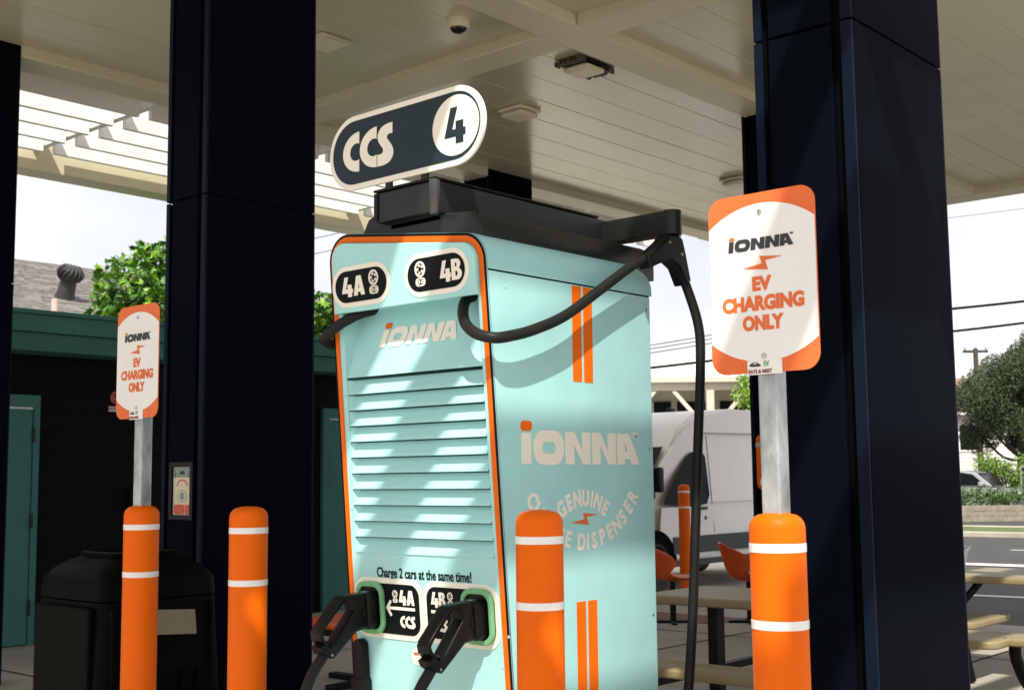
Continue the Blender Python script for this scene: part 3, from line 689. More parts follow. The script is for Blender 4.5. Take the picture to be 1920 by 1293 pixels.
# head: base, cable arm, sign
AX0, AX1 = -3.214, -2.913
bs = flat('arm_base', [[(-3.335, 2.25), (-2.742, 2.25), (-2.742, ztop(-2.742)+.01), (-2.775, 2.372), (-2.80, 2.385), (-3.275, 2.440), (-3.305, 2.430), (-3.335, ztop(-3.335)+.01)]],
          frame((0, 3.93, 0), (1, 0, 0), (0, 0, 1)), .98, BLK_METAL, ev, bevel=.012)
arm = box('cable_arm', (AX0, 2.905, 2.396), (AX1, 3.905, 2.503), BLK_METAL, ev, .006)
box('arm_lid', (AX0-.004, 2.898, 2.5045), (AX1+.003, 3.80, 2.513), BLK_PLASTIC, arm, .002)
box('arm_underside', (AX0+.03, 2.95, 2.372), (AX1-.02, 3.86, 2.395), BLK_METAL, arm, .004)
box('end_cap', (AX0-.002, 2.899, 2.40), (AX0+.016, 2.904, 2.50), BLK_PLASTIC, arm, .001)
lathe('hinge_post', [(.0, 2.384), (.014, 2.386), (.019, 2.392), (.019, 2.505), (.0, 2.506)], mat('satin grey metal', (.09, .09, .085), .3, metal=.7), arm, 20, Matrix.Translation((AX1-.012, 2.911, 0)))
tip = box('arm_tip', (AX1+.001, 3.815, 2.404), (-2.605, 3.885, 2.492), BLK_METAL, ev, .004)
lathe('tip_pivot', [(.036, 2.402), (.036, 2.494)], BLK_METAL, tip, 24, Matrix.Translation((-2.603, 3.85, 0)))
bx_, by_ = -2.612, 3.85
boot = flat('cable_boot', [[(3.865, 2.405), (3.80, 2.40), (3.77, 2.37), (3.665, 2.30), (3.685, 2.255), (3.76, 2.285), (3.82, 2.295), (3.865, 2.275), (3.905, 2.215), (3.945, 2.235), (3.915, 2.335), (3.895, 2.39)]],
            frame((bx_-.03, 0, 0), (0, 1, 0), (0, 0, 1)), .060, BLK_PLASTIC, ev, bevel=.012, res=3)
for y_, z_ in ((3.80, 2.365), (3.88, 2.33)): lathe('boot_screw', [(.0065, 0), (.0065, .003), (.003, .0032)], mat('brass', (.5, .42, .25), .35, metal=.9), boot, 10, Matrix.Translation((bx_+.0295, y_, z_)) @ Matrix.Rotation(rad(90), 4, 'Y'))
tube('overhead_cable', [(-2.82, 3.0, 2.11), (-2.815, 2.945, 2.085), (-2.785, 2.90, 2.035), (-2.745, 2.875, 1.99), (-2.690, 2.866, 1.957), (-2.636, 2.885, 1.942), (-2.621, 2.94, 1.950), (-2.618, 3.055, 1.979), (-2.618, 3.22, 2.04), (-2.619, 3.398, 2.138), (bx_, 3.60, 2.255), (bx_, 3.71, 2.305)], .0185, RUBBER, ev, 14)
tube('drop_cable', [(bx_, 3.895, 2.285), (bx_+.010, 3.945, 2.20), (bx_+.028, 3.985, 2.06), (bx_+.030, 3.985, 1.90), (bx_+.022, 3.965, 1.60), (bx_+.012, 3.945, 1.25), (bx_+.0, 3.93, .95), (bx_-.015, 3.90, .65), (bx_-.02, 3.80, .40), (bx_-.02, 3.60, .28), (bx_-.0, 3.30, .25), (bx_+.0, 3.0, .24), (-2.70, 2.80, .26), (-2.776, 2.80, .27)], .0185, RUBBER, ev, 14)
tube('overhead_cable', [(-3.31, 3.0, 2.11), (-3.335, 2.94, 2.09), (-3.385, 2.895, 2.055), (-3.435, 2.875, 2.02), (-3.476, 2.90, 2.0), (-3.487, 3.0, 1.995), (-3.49, 3.3, 2.05), (-3.505, 3.65, 2.22), (-3.52, 3.80, 2.36), (-3.524, 3.84, 2.41)], .0185, RUBBER, ev, 14)
tipl = box('arm_tip', (-3.522, 3.815, 2.404), (AX0-.001, 3.885, 2.492), BLK_METAL, ev, .004)
lathe('tip_pivot', [(.036, 2.402), (.036, 2.494)], BLK_METAL, tipl, 24, Matrix.Translation((-3.524, 3.85, 0)))
tube('drop_cable', [(-3.524, 3.86, 2.40), (-3.53, 3.92, 2.2), (-3.54, 3.95, 1.7), (-3.54, 3.94, 1.0), (-3.53, 3.85, .45), (-3.52, 3.5, .27), (-3.48, 3.0, .25), (-3.36, 2.86, .27), (-3.291, 2.86, .285)], .0185, RUBBER, ev, 12)
sg = flat('number_sign', [capsule(.778, .272, 22)], frame((-3.072, 2.914, 2.670), (1, 0, 0), (0, 0, 1)), .010, CREAM, ev, bevel=.001)
Mg = frame((-3.072, 2.9035, 2.670), (1, 0, 0), (0, 0, 1))
flat('sign_face', [capsule(.738, .232, 22)], Mg, .0012, NAVY, sg, smooth=False)
Mg2 = frame((-3.072, 2.902, 2.670), (1, 0, 0), (0, 0, 1))
flat('sign_disc', [circ(.257, 0, .108, .103, 40)], Mg2, .001, CREAM, sg, smooth=False)
h = .146
flat('sign_lettering', place(GC(), -.312, -h/2, h, 1.20)+place(GC(), -.221, -h/2, h, 1.22)+place(GS(), -.128, -h/2, h, 1.18), Mg2, .001, CREAM, sg, smooth=False)
flat('sign_numeral', place(G4(), .206, -.060, .122, 1.20), frame((-3.072, 2.9008, 2.670), (1, 0, 0), (0, 0, 1)), .001, NAVY, sg, smooth=False)
for x_ in (-3.16, -2.98): box('sign_bracket', (x_-.015, 2.916, 2.505), (x_+.015, 2.926, 2.60), BLK_METAL, sg)

# ================================================================== BOLLARDS AND SIGNS
def make_bollard():
    t = thing('bollard', 'orange bollard', 'bollard', (0, 0, 0), 0, 'orange bollards', local=True)
    R = .069
    prof = [(R+.002, 0), (R, .05), (R, 1.362)] + [(R-.034+.034*math.cos(rad(a)), 1.362+.036*math.sin(rad(a))) for a in (15, 30, 45, 60, 75, 90)] + [(.030, 1.4005), (.015, 1.4015), (0, 1.402)]
    lathe('sleeve', prof, PLASTIC_OR, t, 40)
    for z in (1.305, 1.120): lathe('reflective_band', [(R+.0002, z), (R+.0012, z+.001), (R+.0012, z+.021), (R+.0002, z+.022)], BAND, t, 40)
    return t
b0 = make_bollard()
bl = [((-4.436, 2.76), 'orange bollard carrying the far left charging sign, in front of the black bin'),
      ((-3.732, 2.76), 'plain orange bollard in front of the dark column, left of the charger'),
      ((-2.351, 2.76), 'plain orange bollard in front of the side of the charger'),
      ((-1.577, 2.76), 'orange bollard carrying the large charging sign at right')]
for i, ((x, y), lab) in enumerate(bl):
    o = b0 if i == 0 else copy_tree(b0); o.location = (x, y, .007); o['label'] = lab; o.rotation_euler = (0, 0, [0, 1, 2.2, 3][i])
fb = copy_tree(b0); fb.location = (-8.46, 12.62, 0); fb['label'] = 'distant orange bollard in front of the white van'
def make_sign():
    t = thing('parking_sign', 'charging sign', 'sign', (0, 0, 0), 0, 'charging only signs', local=True)
    post = flat('post', [rrect(.053, .053, .006, 3), rrect(.046, .046, .004, 3)], Matrix.Translation((0, 0, 1.38)), .80, GALV, t)
    w, hgt = .305, .457
    Mq = frame((0, -.033, 1.983), (1, 0, 0), (0, 0, 1))
    pl = flat('plate', [rrect(w, hgt, .042, 8)], frame((0, -.0315, 1.983), (1, 0, 0), (0, 0, 1)), .0025, SIGN_OR, t, smooth=False)
    e = w/2-.0015; ra = .245
    top = [(x, .2005-ra+math.sqrt(ra*ra-x*x)) for x in [e-2*e*i/24 for i in range(25)]]
    wp = top + [(x, -y) for x, y in top[::-1]]
    face = flat('white_field', [wp], frame((0, -.0342, 1.983), (1, 0, 0), (0, 0, 1)), .0008, WHITE_V, pl, smooth=False)
    def TM_(x, z): return frame((x, -.0352, 1.983+z), (1, 0, 0), (0, 0, 1))
    logo(TM_(-.094, .083), .030, .186, DARKINK, SIGN_OR, pl, .10)
    flat('bolt', place([BOLT], 0, 0, .032, 1.78), TM_(.003, .048), .0008, SIGN_OR, pl, smooth=False)
    text('sign_lettering', 'EV', .052, TM_(0, -.004), SIGN_OR, pl, .052, fit=(.054, .037))
    text('sign_lettering', 'CHARGING', .052, TM_(0, -.053), SIGN_OR, pl, .052, fit=(.232, .039))
    text('sign_lettering', 'ONLY', .052, TM_(0, -.103), SIGN_OR, pl, .052, fit=(.116, .039))
    for z in (.178, -.187): lathe('bolt_head', [(.0065, 0), (.0065, .003), (.004, .0045), (0, .0046)], STEEL, t, 10, Matrix.Translation((0, -.035, 1.983+z)) @ Matrix.Rotation(rad(90), 4, 'X'))
    st = box('sticker', (-.048, -.0362, 1.983-.233), (.050, -.0354, 1.983-.197), WHITE_V, t)
    text('sticker_lettering', 'EATS & MEET', .0125, frame((-.012, -.0365, 1.983-.2255), (1, 0, 0), (0, 0, 1)), BROWNINK, st, .02, .92)
    text('sticker_lettering', 'EV', .017, frame((.006, -.0365, 1.983-.207), (1, 0, 0), (0, 0, 1)), GREENINK, st, .02, .8)
    flat('car_symbol', place([[(-.022, -.004), (-.018, .003), (-.006, .008), (.006, .007), (.016, .001), (.021, -.004), (.012, -.006), (-.010, -.006)], [(-.010, .002), (-.004, .006), (.003, .005), (.006, .001)]], 0, 0, .8), frame((-.025, -.0365, 1.983-.208), (1, 0, 0), (0, 0, 1)), .0003, DARKINK, st, smooth=False)
    return t
s0 = make_sign(); s0.location = (-1.577, 2.76, 0); s0['label'] = 'large orange and white charging sign on a galvanised post, at right'
s1 = copy_tree(s0); s1.location = (-4.436, 2.76, 0); s1['label'] = 'smaller-looking orange and white charging sign in front of the dark wall, at left'

# framed notice on the second column
nf = thing('framed_notice', 'black framed notice on the dark column left of the charger', 'notice', (-5.665, 3.75, 1.45))
Mn = frame((-5.665, 3.7675, 1.452), (1, 0, 0), (0, 0, 1))
flat('frame', [rrect(.215, .300, .006, 2), rrect(.165, .250, .004, 2)], Mn, .018, BLK_PLASTIC, nf, smooth=False)
pg = flat('page', [rrect(.166, .251, .004, 2)], Mn, .006, PAPER, nf, smooth=False)
Mp = Mn @ Matrix.Translation((0, 0, .0065))
flat('header', [[(-.08, .07), (.08, .07), (.08, .122), (-.08, .122)]], Mp, .0008, PAPERG, pg, smooth=False)
Mp2 = Mn @ Matrix.Translation((0, 0, .0075))
flat('header_emblem', [circ(0, .086, .026, .020, 10, 0, 180), [(-.064, .072), (-.056, .072), (-.06, .11)], [(.056, .072), (.064, .072), (.06, .11)]], Mp2, .0005, DARKINK, pg, smooth=False)
flat('arch', [circ(0, .025, .05, .036, 12, 0, 180)+circ(0, .025, .042, .028, 12, 180, 0)], Mp, .0006, REDP, pg, smooth=False)
flat('seal', [circ(0, -.028, .046, .033, 20), circ(0, -.028, .041, .029, 20), circ(0, -.028, .022, .022, 12)], Mp, .0006, PAPERG, pg, smooth=False)
flat('red_block', [rrect(.10, .052, .02, 5, -.024, -.096), [(.03, -.122), (.08, -.122), (.08, -.072), (.03, -.072)]], Mp, .0006, REDP, pg, smooth=False)

# orange plate on the far column
op = thing('orange_column_plate', 'orange pill-shaped plate with grey band on the far column', 'sign', (-5.70, 9.86, 1.5))
Mo = frame((-5.725, 9.8675, 1.62), (1, 0, 0), (0, 0, 1))
flat('plate', [rrect(.17, .50, .06, 6)], Mo, .03, PLASTIC_OR, op, bevel=.008)
flat('band', [[(-.085, .135), (.085, .135), (.085, .17), (-.085, .17)]], Mo @ Matrix.Translation((0, 0, .0305)), .002, GALV, op, smooth=False)
flat('badge', [circ(0, -.18, .05), circ(0, -.18, .03)], Mo @ Matrix.Translation((0, 0, .0305)), .002, CREAM, op, smooth=False)

# ================================================================== LITTER BIN
lb = thing('litter_bin', 'large black moulded litter bin behind the leftmost bollard', 'bin', (-5.26, 3.21, 0))
def bin_loft(name, rings, parent=lb, ma=BIN, caps=True):
    v, f = [], []; n = 24
    for cx, cy, hw, hd, z, r in rings:
        pts = rrect(2*hw, 2*hd, r, 5, cx, cy); n = len(pts); v += [(p[0], p[1], z) for p in pts]
    for i in range(len(rings)-1):
        for k in range(n): f.append((i*n+k, i*n+(k+1) % n, (i+1)*n+(k+1) % n, (i+1)*n+k))
    if caps: f += [tuple(range(n))[::-1], tuple((len(rings)-1)*n+k for k in range(n))]
    return mesh(name, v, f, ma, parent, True, 40)
bx0, by0 = -5.265, 3.213
bin_loft('body', [(bx0, by0, .335, .335, .0, .06), (bx0, by0, .325, .325, .3, .06), (bx0, by0, .298, .298, .975, .06)])
hood = bin_loft('hood', [(bx0, by0, .300, .300, .982, .06), (bx0, by0, .297, .297, 1.06, .07), (bx0, by0, .272, .272, 1.105, .09), (bx0, by0, .22, .22, 1.145, .09), (bx0, by0, .165, .165, 1.165, .07), (bx0, by0, .15, .15, 1.166, .06)])
bin_loft('rim', [(bx0, by0, .165, .165, 1.160, .05), (bx0, by0, .17, .17, 1.182, .05), (bx0, by0, .155, .155, 1.184, .05), (bx0, by0, .15, .15, 1.168, .05)], hood, BIN, False)
box('inner_well', (bx0-.148, by0-.148, 1.1665), (bx0+.148, by0+.148, 1.168), REVEAL, hood)
xf = bx0+.30
for y0, y1 in ((by0-.27, by0-.255), (by0+.235, by0+.25)):
    box('rib', (xf-.02, y0, .10), (xf+.020, y1, .95), BIN, lb, .006)
box('service_door', (bx0-.25, by0-.331, .06), (bx0+.23, by0-.300, .955), BIN, lb, .012)
for y_ in (by0+.02, by0+.10): tube('tray_strut', [(xf+.03, y_+.02, .40), (xf+.02, y_+.08, .66)], .008, BIN, lb, 8, 0)
cd = tag(box('paper_card', (-.115, -.002, -.055), (.115, .002, .055), CARD, None, 0, Matrix.Translation((xf+.045, 3.235, .875)) @ Matrix.Rotation(rad(90), 4, 'Z') @ Matrix.Rotation(rad(4), 4, 'Y') @ Matrix.Rotation(rad(-14), 4, 'X')), 'beige card stuck on the side of the black bin', 'card')
INV[cd] = Matrix()

# ================================================================== PICNIC TABLES AND SEATS
def slab(name, x0, x1, y0, y1, z, parent, th=.05, r=.09):
    cx, cy = (x0+x1)/2, (y0+y1)/2
    rim = flat(name, [rrect(x1-x0, y1-y0, r, 5, cx, cy)], Matrix.Translation((0, 0, z-th)), th, TAN, parent, bevel=.012)
    flat('perforated_sheet', [rrect(x1-x0-.07, y1-y0-.07, max(.02, r-.03), 5, cx, cy)], Matrix.Translation((0, 0, z-.001)), .003, PERF, rim, smooth=False)
    return rim
t1 = thing('picnic_table', 'tan perforated picnic table between the charger and the right bollard', 'picnic table', (-3.8, 6.9, 0), 0, 'tan picnic tables')
slab('table_top', -4.80, -2.95, 6.57, 7.39, .75, t1)
slab('bench_seat', -4.75, -3.0, 5.76, 6.08, .45, t1); slab('bench_seat', -4.75, -3.0, 7.88, 8.20, .45, t1)
for x in (-4.28, -3.45):
    for y0, y1 in ((6.72, 6.66), (7.24, 7.30)): box('leg', (x-.035, min(y0, y1), .0), (x+.035, max(y0, y1)+.03, .70), LEGBLK, t1, .006)
    box('cross_bar', (x-.03, 5.85, .30), (x+.03, 8.1, .345), LEGBLK, t1, .004)
    for y in (5.92, 8.04): box('bench_leg', (x-.03, y-.03, 0), (x+.03, y+.03, .40), LEGBLK, t1, .004)
box('foot_rail', (-4.26, 6.96, .05), (-3.47, 7.0, .10), LEGBLK, t1, .004)
t2 = thing('picnic_table', 'tan picnic table in dappled sun at the right edge', 'picnic table', (-3.2, 9.5, 0), 0, 'tan picnic tables')
slab('table_top', -4.4, -2.35, 9.12, 10.05, .75, t2)
slab('bench_seat', -4.2, -2.2, 8.13, 8.44, .45, t2); slab('bench_seat', -3.75, -3.44, 8.62, 9.42, .47, t2); slab('bench_seat', -3.3, -2.2, 10.3, 10.62, .45, t2)
for x, s in ((-3.62, -1), (-2.95, 1)):
    tube('leg', [(x, 9.3, .71), (x+s*.12, 9.22, .55), (x+s*.28, 9.1, .38)], .028, LEGBLK, t2, 8, 4)
tube('leg', [(-3.03, 8.30, .41), (-3.04, 8.33, .30), (-3.0, 8.42, .12), (-2.93, 8.55, .03), (-2.7, 8.7, .03)], .04, LEGBLK, t2, 8, 4)
tube('leg', [(-3.62, 8.9, .42), (-3.63, 8.95, .2), (-3.62, 9.0, .02)], .045, LEGBLK, t2, 8, 4)
wb_ = thing('umbrella_base', 'low dark green parasol base beside the right picnic table', 'parasol base', (-3.78, 8.55, 0))
bin_loft('weight', [(-3.80, 8.62, .16, .16, 0, .07), (-3.80, 8.62, .2, .2, .07, .08), (-3.80, 8.62, .22, .22, .12, .09), (-3.80, 8.62, .21, .21, .15, .08), (-3.80, 8.62, .06, .06, .155, .03)], wb_, mat('dark green plastic', (.05, .065, .05), .5))
def shell_chair(x, y, rz, label, ma=ORCHAIR, group='orange shell chairs'):
    t = thing('shell_chair', label, 'chair', (x, y, 0), rz, group, local=True)
    rows = [(-.24, .47, .20, .02), (-.20, .455, .22, .03), (-.05, .435, .23, .045), (.08, .435, .225, .09), (.17, .46, .215, .15), (.225, .54, .20, .16), (.255, .66, .175, .09), (.28, .78, .14, .03), (.29, .815, .10, .012)]
    v, f = [], []; m_ = 9
    for (py, pz, hw, sag) in rows:
        for j in range(m_):
            u = -1+2*j/(m_-1); wing = .27*max(0, min(1, (.80-pz)/.34)) if py > .1 else 0; v.append((u*hw*1.08, py-wing*abs(u)**2.4, pz+sag*u*u))
    for i in range(len(rows)-1):
        for j in range(m_-1): f.append((i*m_+j, i*m_+j+1, (i+1)*m_+j+1, (i+1)*m_+j))
    sh_ = mesh('seat_shell', v, f, ma, t, True, 80)
    mo = sh_.modifiers.new('thickness', 'SOLIDIFY'); mo.thickness = .018; mo2 = sh_.modifiers.new('smooth', 'SUBSURF'); mo2.levels = 1; mo2.render_levels = 1
    box('pedestal', (-.03, -.03, .03), (.03, .03, .43), LEGBLK, t, .005)
    box('foot', (-.22, -.025, 0), (.22, .025, .03), LEGBLK, t, .005); box('foot', (-.025, -.22, .001), (.025, .22, .031), LEGBLK, t, .005)
    return t
shell_chair(-6.80, 11.30, rad(128), 'orange shell chair behind the tan table, near the right bollard')
shell_chair(-7.42, 10.82, rad(128), 'orange shell chair half hidden by the edge of the charger')
shell_chair(-4.95, 11.63, rad(308), 'white shell chair at the right edge beyond the picnic table', mat('white chair shell', (.7, .66, .62), .45), 'white shell chairs')
ob = thing('orange_bench', 'orange bench on a black pedestal behind the left charging gun', 'bench', (-6.9, 6.5, 0))
box('seat', (-7.5, 5.9, .43), (-6.55, 6.75, .475), ORCHAIR, ob, .02)
box('seat_edge', (-7.49, 5.91, .385), (-6.56, 6.74, .4295), LEGBLK, ob, .01)
box('pedestal', (-7.08, 6.28, .04), (-6.96, 6.40, .385), LEGBLK, ob, .01)
box('foot', (-7.5, 6.30, 0), (-6.5, 6.38, .045), LEGBLK, ob, .006); box('foot', (-7.06, 5.9, .001), (-6.98, 6.7, .046), LEGBLK, ob, .006)

# ================================================================== VAN
vn = thing('delivery_van', 'white high roof van parked behind the picnic table', 'van', (-10.2, 15.0, 0))
VX, VY0 = -9.22, 12.12     # near side plane and nose
prof = [(0.05, .42), (0.0, .60), (.04, .82), (.16, 1.04), (.42, 1.17), (.90, 1.28), (1.55, 1.90), (1.80, 2.16), (2.25, 2.36), (3.1, 2.44), (5.6, 2.44), (5.75, 2.36), (5.80, 2.0), (5.84, .45), (5.75, .33), (.25, .33)]
bm = bmesh.new(); xs = [(0, 0), (-.03, 0), (-.10, 0)]
def inset_z(z): return .0 if z < 1.15 else .16*((z-1.15)/1.3)**1.25
ringA = [bm.verts.new((VX-inset_z(z)-(.10 if y < .2 else 0), VY0+y, z)) for y, z in prof]
ringB = [bm.verts.new((VX-2.05+inset_z(z)+(.10 if y < .2 else 0), VY0+y, z)) for y, z in prof]
n = len(prof)
for i in range(n): bm.faces.new((ringA[i], ringA[(i+1) % n], ringB[(i+1) % n], ringB[i]))
bm.faces.new(ringA); bm.faces.new(ringB[::-1])
es = [e for e in bm.edges if (e.verts[0] in ringA and e.verts[1] in ringA) or (e.verts[0] in ringB and e.verts[1] in ringB)]
bmesh.ops.bevel(bm, geom=es, offset=.07, segments=4, affect='EDGES')
body = from_bm('body', bm, VANW, vn, True, 40)
def vside(y, z, off=.004): return Vector((VX-inset_z(z)+off, VY0+y, z))
def vpatch(name, pts, ma, parent, off=.006):
    c = Vector((0, 0, 0)); v = [vside(y, z, off) for y, z in pts]; v2 = [p-Vector((.012, 0, 0)) for p in v]; n_ = len(v)
    return mesh(name, v+v2, [tuple(range(n_)), tuple(range(2*n_-1, n_-1, -1))]+[(i, n_+i, n_+(i+1) % n_, (i+1) % n_) for i in range(n_)], ma, parent, False)
dr = vpatch('front_door', [(1.04, .52), (1.12, 1.10), (2.33, 1.12), (2.34, .46), (1.3, .44)], VANW, vn, .005)
vpatch('window', [(1.16, 1.14), (1.18, 1.20), (1.78, 1.76), (1.9, 1.82), (2.16, 1.82), (2.22, 1.76), (2.22, 1.25), (2.14, 1.13), (1.7, 1.10)], GLASS, dr, .028)
vpatch('handle_recess', [(2.03, 1.055), (2.17, 1.055), (2.17, 1.095), (2.03, 1.095)], VANDK, dr, .02)
vpatch('lock', [(2.11, .92), (2.15, .92), (2.15, .97), (2.11, .97)], VANDK, dr, .014)
for yy in (2.345,): vpatch('panel_gap', [(yy, .75), (yy+.010, .75), (yy+.010, 2.05), (yy, 2.05)], mat('van seam grey', (.3, .29, .28), .5), vn, .0085 if yy < 2.5 else .003)
vpatch('cladding', [(1.35, .50), (5.3, .50), (5.3, .72), (1.35, .72)], VANDK, vn, .022)
vpatch('sill', [(1.35, .34), (4.2, .34), (4.2, .42), (1.35, .42)], VANDK, vn, .012)
vpatch('roof_seam', [(2.3, 2.075), (5.6, 2.10), (5.6, 2.115), (2.3, 2.09)], mat('van seam grey', (.3, .29, .28), .5), vn, .004)
vpatch('crease', [(1.2, 1.14), (5.6, 1.14), (5.6, 1.155), (1.2, 1.155)], mat('van crease', (.6, .58, .55), .4), vn, .006)
ws = mesh('windscreen', [(VX-.12, VY0+1.0, 1.37), (VX-1.93, VY0+1.0, 1.37), (VX-1.85, VY0+1.50, 1.86), (VX-.20, VY0+1.50, 1.86)], [(0, 1, 2, 3)], GLASS, vn, False)
for v_ in ws.data.vertices: v_.co.y -= .035; v_.co.z += .03
for yy in (.98, 4.75):
    wy = VY0+yy
    flat('wheel_arch', [circ(0, 0, .46, .46, 24, 0, 180)], frame((VX-.03, wy, .36), (0, 1, 0), (0, 0, 1)), .036, REVEAL, vn, smooth=False)
    for sx_ in (VX-.25, VX-2.02):
        wh = lathe('wheel', [(.22, -.02), (.30, -.03), (.345, .0), (.35, .05), (.35, .18), (.34, .23), (.30, .26), (.22, .25)], TYRE, vn, 28, Matrix.Translation((sx_, wy, .35)) @ Matrix.Rotation(rad(90), 4, 'Y'))
        lathe('rim', [(.215, .02), (.215, .235), (.17, .22), (.06, .245), (0, .245)], RIM, wh, 20, Matrix.Translation((sx_, wy, .35)) @ Matrix.Rotation(rad(90), 4, 'Y'))
mi_ = box('mirror', (VX+.03, VY0+.80, 1.30), (VX+.20, VY0+.92, 1.62), BLK_PLASTIC, vn, .03)
box('mirror_arm', (VX-.03, VY0+.86, 1.22), (VX+.05, VY0+.92, 1.30), BLK_PLASTIC, mi_)
box('antenna', (VX-1.02, VY0+2.75, 2.43), (VX-.94, VY0+2.90, 2.48), BLK_PLASTIC, vn, .02)
box('headlight', (VX-.32, VY0+.03, .82), (VX-.06, VY0+.30, 1.02), mat('clear lamp', (.6, .62, .62), .15), vn, .03)
box('bumper', (VX-1.99, VY0-.04, .34), (VX-.06, VY0+.3, .62), VANDK, vn, .04)

# ================================================================== PAVILION BEYOND THE VAN
def local_thing(name, label, cat, right, fwd, group=None, rz=0): return thing(name, label, cat, view_at(right, fwd), YAW+rz, group, local=True)
pv = local_thing('pavilion', 'pavilion with pale metal roof and timber braces beyond the van', 'building', 5.4, 36)
box('wall', (-6, 1.2, 0), (5.8, 1.35, 4.25), PAVWALL, pv)
mesh('roof', [(-9, -.6, 4.32), (6, -.6, 4.32), (3.0, 4.5, 5.3), (-9, 4.5, 5.3), (6, 7, 4.32), (-9, 7, 4.32)], [(0, 1, 2, 3), (3, 2, 4, 5), (1, 4, 2)], METROOF, pv, False)
for k in range(26):
    x = -8.8+k*.6
    if x < 3.0: boxes('roof_rib', [((x-.012, -.59, -.02), (x+.012, 4.6, .03))], METROOF, pv).matrix_basis = Matrix.Translation((0, 0, 4.44)) @ Matrix.Rotation(math.atan2(.98, 5.1), 4, 'X')
box('eave_board', (-9, -.62, 4.17), (6, -.56, 4.315), TIMBER, pv)
box('tie_beam', (-9, -.45, 3.95), (6, -.30, 4.165), TIMBER, pv)
for i in range(6):
    x = -7.6+i*2.62
    if x > 5.8: continue
    box('post', (x-.11, -.48, 0), (x+.11, -.27, 3.948), TIMBER, pv)
    for s in (-1, 1):
        a = (x+s*.12, 2.85); b = (x+s*1.05, 3.95)
        dx, dz_ = b[0]-a[0], b[1]-a[1]; L = math.hypot(dx, dz_); nx, nz2 = -dz_/L*.055, dx/L*.055
        flat('brace', [[(a[0]+nx, a[1]+nz2), (a[0]-nx, a[1]-nz2), (b[0]-nx, b[1]-nz2), (b[0]+nx, b[1]+nz2)]], frame((0, -.32, 0), (1, 0, 0), (0, 0, 1)), .10, TIMBER, pv, smooth=False)
for i in range(10):
    x = -5.6+i*1.28
    if x > 4.6: continue
    w_ = box('window', (x, 1.16, 2.2), (x+1.1, 1.195, 3.72), GLASS, pv)
    boxes('mullion', [((x+.53, 1.13, 2.2), (x+.57, 1.158, 3.72)), ((x, 1.131, 3.18), (x+1.1, 1.157, 3.22))], TIMBER, w_)
vine = thing('climbing_shrub', 'bright green climbing shrub in front of the pavilion post', 'shrub', view_at(6.45, 34.5))
c0 = view_at(6.45, 34.5, 0)
random.seed(3)
tube('stem', [c0, c0+Vector((0, 0, 3.6))], .03, BARK, vine, 6, 0)
crown_mesh('foliage', [(c0+Vector((random.uniform(-.3, .3), random.uniform(-.3, .3), z)), .34) for z in (1.0, 1.5, 2.0, 2.5, 2.9, 3.2, 3.5, 3.7, 3.9, 4.1)], 2200, .13, BUSHLEAF, vine)['kind'] = 'stuff'

# ================================================================== ACROSS THE ROAD
rw = thing('retaining_wall', 'low block retaining wall across the road', 'wall', view_at(15, 38.8), YAW, None, local=True)
for r in range(3):
    x = -12+ (r % 2)*.2
    while x < 16:
        box('block', (x+.006, 0+random.uniform(0, .012), r*.165+.004), (x+.394, .3, (r+1)*.165-.004), STONEW, rw, .008); x += .4
box('core', (-12, .02, 0), (16, .28, .48), STONEW, rw)
hd = thing('hedge', 'clipped green hedge on the low block wall', 'hedge', view_at(15, 39.3))
hcs = []
for i in range(56):
    p = view_at(8+i*.25, 39.7, .72); hcs.append((p, .36))
hl = crown_mesh('foliage', hcs, 15000, .10, HEDGELEAF, hd, .9, mats=[HEDGELEAF, mat('hedge leaf light', (.08, .16, .025), .6, var=.4, vscale=3)]); hl['kind'] = 'stuff'
for i in range(5): q = view_at(9+i*2.6, 39.7); tube('stem', [q, q+Vector((0, 0, .7))], .03, BARK, hd, 6, 0)
